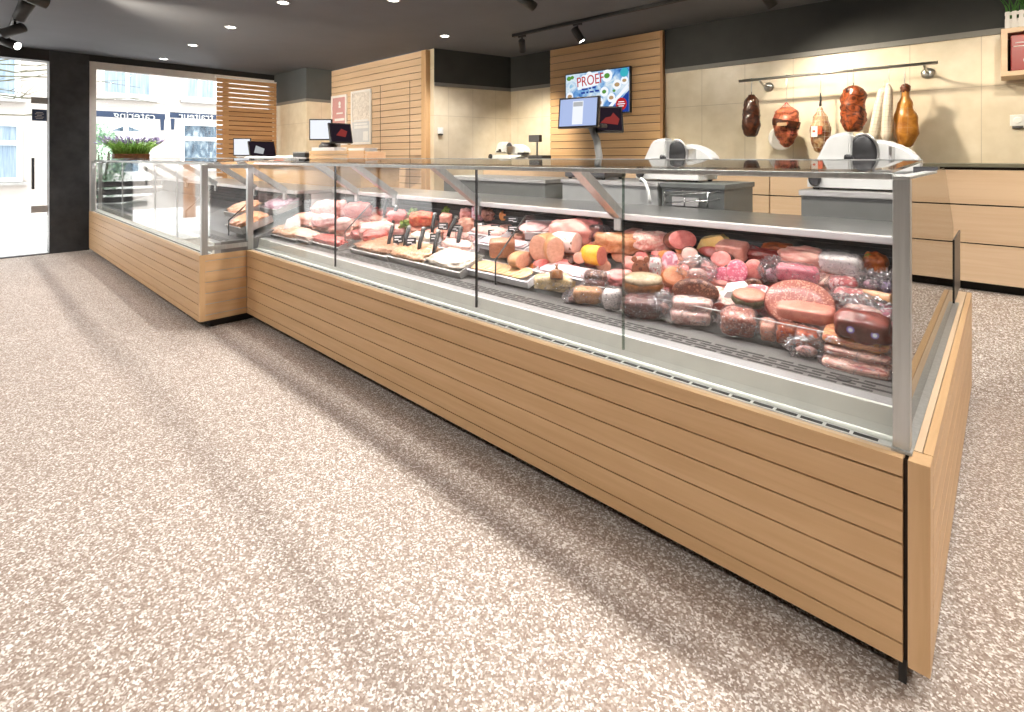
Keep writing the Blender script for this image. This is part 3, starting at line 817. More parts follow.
    ('slab', 'aspic_slice', 'meat', 'pale yellow aspic slab at the front of the third bay', -1.557, 1.979, 0.663, 38.2, 8, 0.207, 0.07, 0.076, ('aspic', 'film'), {}),
    ('log', 'dark_brown_bun', 'pate', 'dark golden brown cylinder standing upright in the third bay', -1.544, 1.951, 0.723, 38.4, 70, 0.061, 0.045, 0.076, ('rind_brown', 'rind_brown'), {}),
    ('tray', 'sliced_meat_tray', 'tray', 'white platter of fanned sliced meat with yellow slices by the short divider', -1.932, 1.982, 0.659, 0, 8, 0.471, 0.12, 0.078, ('porcelain', 'slices_yellow'), {}),
    ('tray', 'white_platter', 'tray', 'white platter with lilac sliced ham in front of the halved ham logs', -1.529, 2.045, 0.702, 0, 8, 0.39, 0.1, 0.078, ('porcelain', 'slices_lilac'), {}),
    ('block', 'brown_meat_loaf', 'meat loaf', 'square end brown meat loaf left of the halved ham logs', -2.009, 2.058, 0.752, 44.3, 8, 0.141, 0.07, 0.098, ('loaf_brown',), {}),
    ('log', 'baked_ham_log', 'ham', 'pale baked ham log with dark hole, left of the two large halved faces', -1.753, 2.065, 0.763, 10.3, 0, 0.119, 0.16, 0.14, ('ham_baked', 'casing_tan'), {}),
    ('log', 'baked_ham_log', 'ham', 'pale baked ham log, right of the two large halved faces', -1.641, 2.065, 0.763, 53.5, 0, 0.095, 0.14, 0.141, ('ham_baked', 'casing_tan'), {}),
    ('log', 'rolled_meat', 'meat', 'long tan rolled meat in front of the two large halved faces', -1.807, 2.017, 0.731, 96.9, 0, 0.16, 0.07, 0.083, ('ham_baked', 'casing_tan'), {}),
    ('log', 'oval_ham_slice', 'ham', 'oval ham with red centre lying flat before the halved ham logs', -1.692, 2.04, 0.744, 39.7, -45, 0.116, 0.08, 0.056, ('ham_red', 'casing_pink'), {}),
    ('log', 'small_ham_end', 'ham', 'small dull pink ham end on the front of long tan rolled meat', -1.905, 2.042, 0.745, 43.0, -20, 0.075, 0.06, 0.043, ('liver_red', 'casing_tan'), {}),
    ('log', 'brown_smoked_stub', 'sausage', 'left one of two upright brown smoked stubs below the spotted sausage', -1.61, 2.103, 0.777, 37.4, -65, 0.04, 0.04, 0.055, ('salami_dark', 'casing_brown'), {}),
    ('log', 'brown_smoked_stub', 'sausage', 'right one of two upright brown smoked stubs below the spotted sausage', -1.568, 2.104, 0.777, 36.7, -65, 0.04, 0.04, 0.06, ('salami_dark', 'casing_brown'), {}),
    ('log', 'little_ham_roll', 'ham', 'little pale ham roll right of the brown smoked stubs', -1.524, 2.107, 0.778, 35.9, -10, 0.064, 0.07, 0.059, ('poultry', 'casing_pink'), {}),
    ('log', 'little_ham_roll', 'ham', 'little orange ham roll left of the yellow casing sausage', -1.467, 2.123, 0.784, -5.4, -10, 0.058, 0.08, 0.058, ('poultry', 'casing_orange'), {}),
    ('log', 'spotted_sausage', 'sausage', 'thick white sausage dotted with black and yellow spots', -1.599, 2.188, 0.807, 101.2, 0, 0.133, 0.15, 0.108, ('ham_white', 'casing_spotted'), {}),
    ('slab', 'big_boiled_ham', 'ham', 'largest pink boiled ham dome at the back of the third bay', -1.734, 2.318, 0.816, 36.8, 14, 0.225, 0.12, 0.129, ('ham_boiled',), {}),
    ('slab', 'boiled_ham_slices', 'ham', 'deep pink ham piece right behind the largest boiled ham dome', -1.69, 2.407, 0.841, 35.1, 12, 0.162, 0.1, 0.109, ('hot_ham',), {}),
    ('tray', 'sliced_cold_cut_sheet', 'tray', 'tray of broad pale pink sliced cold cuts left of the largest boiled ham dome', -1.965, 2.351, 0.833, 39.9, 20, 0.199, 0.16, 0.091, ('porcelain', 'slices_pink'), {}),
    ('bag', 'pink_film_heap', 'bag', 'shiny pink film heap behind the yellow casing sausage', -1.587, 2.38, 0.847, 33.7, 12, 0.105, 0.06, 0.075, ('film', 'hot_pink'), {}),
    ('log', 'roast_chicken_piece', 'meat', 'orange roasted piece at the back, leftmost of the roasted row', -2.378, 2.444, 0.889, 44.2, 0, 0.052, 0.06, 0.065, ('roast_orange', 'casing_orange'), {}),
    ('log', 'roast_chicken_piece', 'meat', 'orange roasted piece at the back, second from left in the roasted row', -2.345, 2.481, 0.901, 43.4, 0, 0.046, 0.06, 0.059, ('roast_orange', 'casing_orange'), {}),
    ('log', 'roast_chicken_piece', 'meat', 'orange roasted piece at the back, third from left in the roasted row', -2.304, 2.489, 0.904, 42.8, 0, 0.039, 0.06, 0.065, ('roast_orange', 'casing_orange'), {}),
    ('log', 'roast_chicken_piece', 'meat', 'orange roasted piece at the back, second from right in the roasted row', -2.167, 2.499, 0.908, 40.9, 0, 0.063, 0.06, 0.051, ('roast_orange', 'casing_orange'), {}),
    ('log', 'roast_chicken_piece', 'meat', 'orange roasted piece at the back, rightmost of the roasted row', -2.095, 2.497, 0.907, 40.0, 0, 0.056, 0.06, 0.05, ('roast_orange', 'casing_orange'), {}),
    ('tray', 'white_salad_tub', 'tub', 'white tub of pale sliced meat behind the brown meat loaf', -2.101, 2.168, 0.767, 0, 6, 0.411, 0.1, 0.068, ('porcelain', 'slices_lilac'), {}),
    ('tray', 'meat_salad_tub', 'tub', 'white tub of pink salad at the back of pane joint', -2.296, 2.245, 0.805, 0, 8, 0.276, 0.1, 0.063, ('porcelain', 'salad_pink'), {}),
    ('slab', 'marbled_roast', 'meat', 'dark marbled roast at the back left of the roasted row', -2.523, 2.458, 0.873, 45.7, 8, 0.093, 0.08, 0.08, ('roast_marbled',), {}),
    ('slab', 'lilac_meat_pile', 'meat', 'lilac rose meat pile at the back beside the second pane joint', -2.611, 2.44, 0.867, 46.9, 8, 0.081, 0.08, 0.108, ('marble_purple',), {}),
    ('tray', 'steel_salad_tray', 'tray', 'long grey steel tray under the row of black tongs, left end', -3.048, 1.959, 0.646, 0, 4, 0.446, 0.2, 0.073, ('steel_dull', 'salad_brown'), {}),
    ('tray', 'steel_salad_tray', 'tray', 'grey steel tray under the black tongs, second from the left end', -2.661, 1.968, 0.648, 0, 4, 0.38, 0.2, 0.077, ('steel_dull', 'salad_orange'), {}),
    ('tray', 'steel_salad_tray', 'tray', 'grey steel tray under the black tongs, right end with white salad', -2.303, 1.964, 0.644, 0, 4, 0.341, 0.2, 0.088, ('steel_dull', 'salad_white'), {}),
    ('tray', 'white_tub', 'tub', 'white rectangular tub with cream salad behind the middle black tongs', -2.757, 2.095, 0.733, 0, 6, 0.251, 0.1, 0.072, ('porcelain', 'salad_white'), {}),
    ('tray', 'white_tub', 'tub', 'white rectangular tub of pink salad left of the second pane joint', -2.396, 2.082, 0.718, 0, 6, 0.271, 0.1, 0.08, ('porcelain', 'salad_pink'), {}),
    ('slab', 'tomato_meat_dish', 'meat', 'bright red orange seasoned meat between two parsley tufts', -3.016, 2.275, 0.807, 53.0, 12, 0.166, 0.1, 0.098, ('red_dish',), {}),
    ('slab', 'minced_steak', 'meat', 'dark red minced portion at the left of black tongs', -3.177, 2.002, 0.702, 57.8, 8, 0.159, 0.09, 0.082, ('mince_red',), {}),
    ('slab', 'pink_cutlet_pile', 'meat', 'pale pink cutlet pile, left of the front tong row', -3.244, 2.052, 0.718, 57.7, 12, 0.23, 0.11, 0.112, ('mince_pink',), {}),
    ('slab', 'pork_roast', 'meat', 'plump pink pork roast behind the two steel spoons', -3.302, 2.26, 0.804, 55.6, 8, 0.13, 0.09, 0.096, ('hot_ham',), {}),
    ('slab', 'stuffed_roll', 'meat', 'pale stuffed roll between parsley tuft and black tags', -2.802, 2.317, 0.835, 50.4, 8, 0.081, 0.07, 0.075, ('ham_pale',), {}),
    ('slab', 'stuffed_roll', 'meat', 'round rosy stuffed roll in front of the second pane joint', -2.693, 2.4, 0.864, 48.3, 8, 0.074, 0.07, 0.082, ('mince_pink',), {}),
    ('slab', 'salmon_pink_meat', 'meat', 'salmon pink meat heap just left of the second pane joint', -2.553, 2.283, 0.81, 48.2, 10, 0.096, 0.09, 0.09, ('poultry',), {}),
    ('slab', 'dark_fillet_pair', 'meat', 'small dark fillet on the rim of the steel tray', -3.151, 1.978, 0.698, 57.9, 6, 0.053, 0.05, 0.048, ('beef_dark', 'film'), {}),
    ('herb', 'parsley_tuft', 'parsley', 'green parsley tuft at the back behind the pink pork roast', -3.198, 2.33, 0.841, 53.9, 0, 0.101, 0.06, 0.088, ('parsley',), {}),
    ('herb', 'parsley_tuft', 'parsley', 'green parsley tuft at the back, right of the red seasoned meat', -2.939, 2.44, 0.881, 50.3, 0, 0.086, 0.05, 0.065, ('parsley',), {}),
    ('herb', 'parsley_tuft', 'parsley', 'pale green parsley tuft in front of the red seasoned meat', -3.114, 2.203, 0.788, 54.7, 0, 0.104, 0.05, 0.071, ('parsley',), {}),
    ('tong', 'serving_tong', 'tong', 'leftmost black tong handle of the front tong row', -2.935, 1.958, 0.723, 56.3, 0, 0.057, 0.02, 0.131, ('black_plastic', 'steel'), {}),
    ('tong', 'serving_tong', 'tong', 'second black tong handle from the left, leaning right', -2.789, 1.981, 0.731, 54.6, 0, 0.056, 0.02, 0.121, ('black_plastic', 'steel'), {}),
    ('tong', 'serving_tong', 'tong', 'third black tong handle, beside the white cream tub', -2.622, 1.97, 0.727, 53.1, 0, 0.061, 0.02, 0.135, ('black_plastic', 'steel'), {}),
    ('tong', 'serving_tong', 'tong', 'fourth black tong handle of the front row, longest one', -2.475, 1.97, 0.727, 51.5, 0, 0.059, 0.02, 0.131, ('black_plastic', 'steel'), {}),
    ('tong', 'serving_tong', 'tong', 'black spoon handle leaning far right before the stuffed roll', -2.574, 2.178, 0.801, 49.8, 0, 0.101, 0.02, 0.108, ('black_plastic', 'steel'), {}),
    ('tong', 'serving_tong', 'tong', 'black spoon handle upright before the red seasoned meat', -2.779, 2.19, 0.806, 51.8, 0, 0.033, 0.02, 0.087, ('black_plastic', 'steel'), {}),
    ('tong', 'serving_tong', 'tong', 'short grey tong handle in the pink salad tub', -2.38, 2.069, 0.762, 49.0, 0, 0.036, 0.02, 0.102, ('black_plastic', 'steel'), {}),
    ('tong', 'serving_spoon', 'spoon', 'steel spoon leaning on the pink pork roast', -3.291, 2.231, 0.81, 55.9, 0, 0.05, 0.02, 0.126, ('steel_dark', 'steel'), {}),
    ('tong', 'serving_spoon', 'spoon', 'steel spoon at the back behind the angled glass divider', -3.568, 2.334, 0.847, 56.8, 0, 0.054, 0.02, 0.126, ('steel_dark', 'steel'), {}),
    ('tag', 'price_tag', 'price tag', 'black price tag between the two leftmost tong handles', -2.867, 1.97, 0.748, 55.5, -12, 0.063, 0.012, 0.052, ('black_plastic', 'paper'), {}),
    ('tag', 'price_tag', 'price tag', 'black price tag right of the second tong handle', -2.718, 1.965, 0.746, 54.1, -12, 0.062, 0.012, 0.05, ('black_plastic', 'paper'), {}),
    ('tag', 'price_tag', 'price tag', 'black price tag on the white cream tub', -2.59, 2.049, 0.776, 51.7, -12, 0.055, 0.012, 0.05, ('black_plastic', 'paper'), {}),
    ('tag', 'price_tag', 'price tag', 'black price tag left of the far leaning spoon', -2.682, 2.192, 0.827, 50.7, -12, 0.065, 0.012, 0.046, ('black_plastic', 'paper'), {}),
    ('tag', 'price_tag', 'price tag', 'black price tag right of the far leaning spoon', -2.552, 2.192, 0.827, 49.3, -12, 0.063, 0.012, 0.045, ('black_plastic', 'paper'), {}),
    ('tag', 'price_tag', 'price tag', 'lower black price tag in the pair before marbled roast', -2.224, 2.209, 0.833, 45.2, -12, 0.072, 0.012, 0.036, ('black_plastic', 'paper'), {}),
    ('tag', 'price_tag', 'price tag', 'upper black price tag in the pair before marbled roast', -2.268, 2.265, 0.853, 45.0, -12, 0.055, 0.012, 0.037, ('black_plastic', 'paper'), {}),
    ('tag', 'price_tag', 'price tag', 'black price tag before the roasted row', -2.133, 2.282, 0.859, 43.1, -12, 0.066, 0.012, 0.036, ('black_plastic', 'paper'), {}),
    ('tag', 'price_tag', 'price tag', 'grey price tag standing in front of roasted row', -2.233, 2.381, 0.894, 43.2, -12, 0.068, 0.012, 0.037, ('black_plastic', 'paper'), {}),
    ('tag', 'price_tag', 'price tag', 'grey price tag behind the second pane joint', -2.4, 2.251, 0.848, 46.8, -12, 0.062, 0.012, 0.05, ('black_plastic', 'paper'), {}),
    ('tray', 'raw_meat_tray', 'tray', 'steel tray of peach coloured poultry at the far left of first bay', -4.24, 1.879, 0.627, 0, 6, 0.545, 0.16, 0.09, ('steel_dull', 'poultry_heap'), {}),
    ('tray', 'raw_meat_tray', 'tray', 'steel tray of pale pork before the white price card', -4.085, 1.889, 0.631, 0, 6, 0.591, 0.14, 0.088, ('steel_dull', 'mince_pale'), {}),
    ('tray', 'raw_meat_tray', 'tray', 'steel tray of dark mince left of the first black pane joint', -3.624, 1.903, 0.636, 0, 6, 0.445, 0.12, 0.076, ('steel_dull', 'mince_red'), {}),
    ('wedge', 'white_price_card', 'price card', 'white folded price card standing in the first bay', -4.24, 1.886, 0.726, 67.5, 0, 0.124, 0.05, 0.102, ('paper',), {}),
    ('slab', 'pork_cutlet', 'meat', 'rosy pork cutlet row at the back of the first bay, left', -4.24, 2.188, 0.777, 66.9, 10, 0.229, 0.14, 0.125, ('mince_pink',), {}),
    ('slab', 'pork_cutlet', 'meat', 'rosy pork cutlet row at the back of the first bay, middle', -4.24, 2.19, 0.777, 64.6, 10, 0.217, 0.14, 0.125, ('poultry',), {}),
    ('slab', 'pork_cutlet', 'meat', 'rosy pork cutlet row at the back of the first bay, right', -4.191, 2.21, 0.783, 62.2, 10, 0.223, 0.14, 0.135, ('mince_pink',), {}),
    ('slab', 'veal_piece', 'meat', 'pale veal piece in the middle of first bay', -4.24, 2.013, 0.727, 65.1, 8, 0.187, 0.1, 0.101, ('poultry',), {}),
    ('slab', 'veal_piece', 'meat', 'pink veal piece left of the first black pane joint', -3.983, 2.032, 0.733, 63.0, 8, 0.18, 0.1, 0.103, ('mince_pink',), {}),
    ('slab', 'fat_bacon_piece', 'meat', 'white fat bacon piece right of first black pane joint', -3.698, 2.048, 0.741, 61.0, 8, 0.116, 0.07, 0.091, ('ham_white',), {}),
    ('slab', 'dark_beef_piece', 'beef', 'deep red beef at the back right of first black pane joint', -3.83, 2.249, 0.808, 59.6, 10, 0.208, 0.12, 0.112, ('mince_red',), {}),
]

# ------------------------------------------------------------------ goods in the counters
def rbox(bm, w, d, h, seed=0, amp=.006, n=7, power=5.0, z0=0.0):
    """rounded block with slightly uneven skin, base at z0"""
    r = bmesh.ops.create_cube(bm, size=2)
    vs = r['verts']
    es = list({e for v in vs for e in v.link_edges})
    r = bmesh.ops.subdivide_edges(bm, edges=es, cuts=n, use_grid_fill=True)
    allv = [v for v in bm.verts if v.tag is False]
    off = Vector((seed*2.3, seed*5.1, seed*.7))
    for v in allv:
        p = v.co.copy()
        k = 1/((abs(p.x)**power + abs(p.y)**power + abs(p.z)**power) ** (1/power))
        p *= k
        q = Vector((p.x*w/2, p.y*d/2, p.z*h/2))
        q += p.normalized()*amp*noise.noise(q*38 + off)
        v.co = (q.x, q.y, q.z + h/2 + z0)
        v.tag = True
        for f_ in v.link_faces:
            f_.smooth = True

def shell(bm, w, d, h, seed=0, amp=.012, flange=.0):
    """crinkled film lying loosely round a piece of goods, flat welded rim at the sides"""
    r = bmesh.ops.create_icosphere(bm, subdivisions=4, radius=1)
    off = Vector((seed*1.9, seed*3.3, seed*.5))
    for v in r['verts']:
        u = v.co.normalized()
        k = (abs(u.x)**3.5 + abs(u.y)**3.5 + abs(u.z)**3.0) ** (-1/3.2)
        p = u*k
        n1 = abs(noise.noise(u*5 + off)) * 1.6 - .25
        rim = max(0.0, 1-abs(u.z)*4)*flange
        q = Vector((p.x*(w/2+rim), p.y*(d/2+rim*.5), p.z*h/2))
        q += u*amp*n1
        v.co = (q.x, q.y, max(q.z + h/2, .001))
        for f_ in v.link_faces:
            f_.smooth = True

NSEED = [0]
def good(kind, name, cat, label, X, Y, Z, yaw, pitch, w, d, h, mats, o):
    NSEED[0] += 1
    s = NSEED[0]
    if kind in ('tray', 'slab', 'vac', 'block', 'bacon', 'half', 'bag', 'ham_piece', 'half_loaf') and pitch >= 0:
        pitch = 19                     # lies flat on the sloping deck
        Z += d*.5*.34
    t = thing(name, label, cat, (X, Y, Z), (R(pitch), 0, R(yaw)))
    if kind == 'log':
        n = 28
        bm = bmesh.new()
        rx, rz = w/2, h/2
        flat = o.get('flat')
        def ring(y, k):
            out = []
            for i in range(n):
                a = 2*PI*i/n
                x, z = math.cos(a)*rx*k, math.sin(a)*rz*k
                if flat:
                    z = max(z, -rz*.35*k)
                wob = 1 + .03*noise.noise(Vector((math.cos(a)*1.5 + s, math.sin(a)*1.5, y*30)))
                out.append(bm.verts.new((x*wob, y, z*wob + rz)))
            return out
        prof = [(0, .97), (.004, 1.0), (d*.35, 1.015), (d*.7, 1.0), (d*.86, .86), (d*.95, .6), (d, .18)]
        rs = [ring(y, k) for y, k in prof]
        for a, b in zip(rs, rs[1:]):
            for i in range(n):
                f_ = bm.faces.new((a[i], a[(i+1) % n], b[(i+1) % n], b[i])); f_.smooth = True
        bm.faces.new(rs[-1])
        c = bmesh.new(); bmx = bm; bm = c
        e0 = ring(.0005, .968); e1 = ring(-.0012, .93); e2 = ring(-.0015, .5)
        for a, b in ((e0, e1), (e1, e2)):
            for i in range(n):
                f_ = c.faces.new((a[i], a[(i+1) % n], b[(i+1) % n], b[i])); f_.smooth = True
        c.faces.new(e2)
        obj('casing', bmx, mats[1], t)
        obj('cut_face', c, mats[0], t)
        k = bmesh.new(); lathe(k, [(.003, 0), (.008, .004), (.004, .012), (.009, .022)], 8, M=axis_matrix((0, d-.001, rz), (0, 1, 0)))
        obj('tied_end', k, mats[1], t)
    elif kind in ('slab', 'ham_piece'):
        bm = bmesh.new()
        if kind == 'ham_piece':
            rbox(bm, w, d, h*.92, s, .010, 9, 5)
        else:
            blob(bm, w*1.04, d, h, s, .20, 2.4, 4, 3.6)
        obj('meat', bm, mats[0], t)
        if 'film' in mats:
            bm = bmesh.new(); shell(bm, w*1.05, d*1.1, h*1.08, s, .006, .008); obj('film_wrap', bm, 'film', t)
        if 'sticker' in mats:
            for x, z in ((-w*.18, h*.72), (w*.24, h*.66)):
                bm = bmesh.new()
                lathe(bm, [(.0105, 0), (.0105, .0015)], 20, M=axis_matrix((x, -d*.5-.004, z*.82), (0, -1, .35)))
                st = obj('sticker', bm, 'sticker', t); st['label'] = 'round violet blue sticker'
                bm = bmesh.new()
                lathe(bm, [(.006, .0016), (.006, .0022)], 16, M=axis_matrix((x, -d*.5-.004, z*.82), (0, -1, .35)))
                obj('sticker_mark', bm, 'lettering_white', st)
        if 'herb' in mats:
            bm = bmesh.new(); blob(bm, w*.35, d*.4, h*.3, s+3, .4, 4, 3, 2, c=(-w*.25, -d*.1, h*.72)); obj('herb_topping', bm, 'herb', t)
    elif kind == 'block':
        bm = bmesh.new(); rbox(bm, w, d, h, s, .003, 6, 9); obj('body', bm, mats[0], t)
    elif kind == 'bacon':
        bm = bmesh.new(); rbox(bm, w, d, h*.62, s, .005, 8, 5); obj('sliced_bacon', bm, mats[0], t)
        bm = bmesh.new(); shell(bm, w*1.02, d*1.06, h*.70, s, .004, .012); obj('film_wrap', bm, 'film', t)
    elif kind == 'vac':
        bm = bmesh.new(); rbox(bm, w*.92, d*.9, h*.9, s, .006, 7, 4.5); obj('content', bm, mats[0], t)
        bm = bmesh.new(); shell(bm, w, d, h, s, .006, .012); obj('film_wrap', bm, 'film', t)
    elif kind == 'bag':
        bm = bmesh.new(); blob(bm, w*.7, d*.7, h*.6, s, .25, 3, 3, 2.2); obj('content', bm, mats[1], t)
        bm = bmesh.new(); shell(bm, w*1.1, d, h*1.05, s, .024, .016); obj('film_wrap', bm, 'film_bag', t)
    elif kind == 'half_loaf':
        bm = bmesh.new(); rbox(bm, w, d, h*.6, s, .004, 8, 6, h*.38); obj('terrine_top', bm, mats[0], t)
        bm = bmesh.new(); rbox(bm, w*.99, d*.98, h*.5, s+1, .004, 8, 5); o2 = obj('jelly_layer', bm, mats[1], t); o2['label'] = 'dark jelly layer'
    elif kind == 'half':
        bm = bmesh.new(); rbox(bm, w, d, h*.8, s, .004, 8, 2.6); obj('rind', bm, mats[1], t)
        bm = bmesh.new(); lathe(bm, [(w*.47, h*.60), (w*.46, h*.82), (w*.25, h*.87)], 28, ex=d/w); obj('cut_face', bm, mats[0], t)
    elif kind == 'wedge':
        bm = bmesh.new(); prism(bm, [(-w/2, 0), (w/2, 0), (w/2, h*.75), (w*.35, h), (-w*.3, h*.7)], 'Y', -d/2, d/2)
        obj('body', bm, mats[0], t)
        if mats[0] == 'cheese':
            bm = bmesh.new(); bx(bm, -w*.502, w*.502, -d*.503, d*.503, -.001, h*.14, 0, .002); obj('rind', bm, 'casing_orange', t)
    elif kind == 'ball':
        bm = bmesh.new(); blob(bm, w, w, h, s, .08, 3, 3, 2); obj('body', bm, mats[0], t)
    elif kind == 'stick':
        bm = bmesh.new()
        tube(bm, [(-w/2, 0, h*.5), (-w*.49, 0, h*.5), (-w*.45, 0, h*.52), (0, .004, h*.55), (w*.45, 0, h*.5), (w*.5, 0, h*.5)], h*.42, 14)
        obj('body', bm, mats[0], t)
        bm = bmesh.new(); lathe(bm, [(h*.43, 0), (h*.43, .001)], 14, M=axis_matrix((-w*.501, 0, h*.5), (-1, 0, 0))); obj('cut_face', bm, 'beef_red', t)
    elif kind == 'bear':
        bm = bmesh.new()
        prof = []
        for i in range(28):                       # rounded body outline
            a = 2*PI*i/28
            prof.append((math.cos(a)*w*.46, max(.0, h*.42 + math.sin(a)*h*.46)))
        prism(bm, prof, 'Y', -d/2, d/2)
        for x in (-w*.33, w*.33):
            lathe(bm, [(w*.15, 0), (w*.15, d)], 16, M=axis_matrix((x, -d/2, h*.88), (0, 1, 0)))
        obj('body', bm, mats[0], t)
        bm = bmesh.new()
        for x, z, r_ in ((-w*.2, h*.66, w*.055), (w*.2, h*.66, w*.055), (0, h*.47, w*.10), (0, h*.2, w*.06)):
            lathe(bm, [(r_, 0), (r_, .002)], 14, M=axis_matrix((x, -d/2, z), (0, -1, 0)))
        obj('dark_inlay', bm, mats[1], t)
    elif kind == 'tray':
        a = .006
        bm = bmesh.new()
        bx(bm, -w/2, w/2, -d/2, d/2, 0, .006)
        for b in ((-w/2, w/2, -d/2, -d/2+a), (-w/2, w/2, d/2-a, d/2), (-w/2, -w/2+a, -d/2+a, d/2-a), (w/2-a, w/2, -d/2+a, d/2-a)):
            bx(bm, b[0], b[1], b[2], b[3], .006, h*.48)
        bx(bm, -w/2-.006, w/2+.006, -d/2-.008, -d/2+.002, h*.46, h*.50, 0, .001)
        obj('tray_body', bm, mats[0], t)
        bm = bmesh.new()
        if mats[1].startswith('slices'):
            k = max(7, int(w/(d*.13)))
            for i in range(k):
                x = -w*.36 + w*.72*i/(k-1)
                M = Matrix.Translation((x, d*.04*math.sin(i*2.1), h*.40 + .004*(i % 3))) @ Matrix.Rotation(R(-6 - 2*(i % 2)), 4, 'Y')
                lathe(bm, [(d*.40, 0), (d*.42, .003), (d*.40, .006), (d*.2, .007)], 22, M=M, ex=.9 + .04*(i % 3))
            f = obj('slices', bm, mats[1], t)
        else:
            blob(bm, w-.016, d-.016, h*.85, s, .22, 4.5, 4, 3.2, c=(0, 0, .004))
            f = obj('filling', bm, mats[1], t)
    elif kind == 'tong':
        bm = bmesh.new()
        L = max(h, .115)
        tube(bm, [(-w*.25, -.03, .0), (-.1*w, -.012, L*.4), (w*.25, .01, L*.95)], .011, 8, r2=.014)
        obj('handle', bm, mats[0], t)
        bm = bmesh.new()
        lathe(bm, [(.005, 0), (.014, .004), (.014, .014), (.005, .02)], 12, M=axis_matrix((w*.25, .01, L*.94), (w*.4, .04, L)))
        obj('end_cap', bm, mats[1], t)
        bm = bmesh.new()
        tube(bm, [(-w*.25, -.03, .002), (-w*.5, -.05, -.045)], .006, 8, r2=.012)
        obj('tip', bm, mats[1], t)
    elif kind == 'tag':
        bm = bmesh.new()
        bx(bm, -w/2, w/2, -.003, .003, .0, h, 0, .001); tube(bm, [(0, 0, .002), (0, .004, -.06)], .003, 6)
        obj('plate', bm, mats[0], t)
        bm = bmesh.new()
        for i, (a, b) in enumerate(((-.36, .30), (-.36, .05), (.02, .36))):
            z = h*(.72, .40, .22)[i]
            bx(bm, w*a, w*b, -.0042, -.0032, z-h*.07, z+h*.07)
        obj('chalk_strokes', bm, mats[1], t)
    elif kind == 'herb':
        bm = bmesh.new()
        rnd = random.Random(s)
        for i in range(70):
            a, e = rnd.uniform(0, 2*PI), rnd.uniform(.15, 1.45)
            r_ = rnd.uniform(.5, 1)
            p = Vector((math.cos(a)*math.cos(e)*w*.5*r_, math.sin(a)*math.cos(e)*d*.5*r_, math.sin(e)*h*r_))
            q = Vector((rnd.uniform(-1, 1), rnd.uniform(-1, 1), rnd.uniform(0, 1))).normalized()
            u = q.orthogonal().normalized(); v = q.cross(u)
            k = rnd.uniform(.008, .014)
            ring = [bm.verts.new(p + (u*math.cos(b)*(1 + .4*math.cos(3*b)) + v*math.sin(b)*(1+.4*math.cos(3*b)))*k + q*k*.3*math.cos(2*b)) for b in (2*PI*j/9 for j in range(9))]
            c = bm.verts.new(p + q*k*.2)
            for j in range(9):
                bm.faces.new((c, ring[j], ring[(j+1) % 9]))
        obj('leaves', bm, mats[0], t)
        bm = bmesh.new()
        for i in range(7):
            a = 2*PI*i/7
            tube(bm, [(0, 0, 0), (math.cos(a)*w*.25, math.sin(a)*d*.25, h*.6)], .0015, 5)
        obj('stems', bm, mats[0], t)
    return t

for g in GOODS:
    good(*g)

# smaller pieces packed between and behind the larger ones
def deckz(y):
    return .634 + (y-1.93)*.350
rnd = random.Random(21)
def bed(x0, x1, nx, rows, kinds, size, name, cat, label, group):
    for y in rows:
        for i in range(nx):
            x = x0 + (x1-x0)*(i+.5)/nx + rnd.uniform(-.025, .025)
            yy = y + rnd.uniform(-.02, .02)
            k, m = kinds[rnd.randrange(len(kinds))]
            s_ = size*rnd.uniform(.8, 1.2)
            yaw = math.degrees(math.atan2(-x, yy)) + rnd.uniform(-40, 40)
            if k == 'log':
                t = good('log', name, cat, label, x, yy-.04, deckz(yy-.04)+rnd.uniform(0, .015), yaw, rnd.uniform(-15, 8), s_, s_*1.4, s_*.85, m, {})
            else:
                t = good('slab', name, cat, label, x, yy, deckz(yy)+rnd.uniform(-.005, .02), yaw, 14, s_*1.35, s_*1.0, s_*.62, m, {})
            t['group'] = group
PINKS = [('log', ('ham_pink', 'casing_pink')), ('log', ('mortadella', 'casing_red')), ('log', ('ham_red', 'casing_black')), ('slab', ('ham_marbled',)), ('slab', ('ham_boiled',)), ('log', ('salami_fat', 'casing_red')), ('slab', ('hot_pink', 'film')), ('log', ('liver_red', 'casing_brown'))]
bed(-1.0, -.26, 8, (2.10, 2.22, 2.33), PINKS, .075, 'cold_cut_piece', 'cold cut', 'small pink cold cut piece wedged between the larger goods of the nearest bay', 'cold cut pieces in the nearest bay')
WARM = [('log', ('ham_pink', 'casing_tan')), ('log', ('ham_baked', 'casing_orange')), ('slab', ('ham_boiled',)), ('slab', ('poultry',)), ('slab', ('hot_ham',)), ('slab', ('mince_pink',))]
bed(-1.80, -1.04, 7, (2.12, 2.24, 2.36), WARM, .08, 'cold_cut_piece', 'cold cut', 'small rosy cold cut piece wedged between the hams of the third bay', 'cold cut pieces in the third bay')
RAW = [('slab', ('mince_pink',)), ('slab', ('poultry',)), ('slab', ('bacon_raw',)), ('slab', ('mince_red',)), ('slab', ('ham_marbled',))]
bed(-3.10, -1.88, 10, (2.26, 2.38), RAW, .075, 'raw_cutlet', 'meat', 'raw pink cutlet in the heap behind the salad tubs', 'raw cutlets behind the salad tubs')
bed(-4.35, -3.15, 9, (2.06, 2.18, 2.30, 2.40), RAW, .085, 'raw_cutlet', 'meat', 'raw rosy cutlet in the wide heap of the farthest bay', 'raw cutlets in the farthest bay')

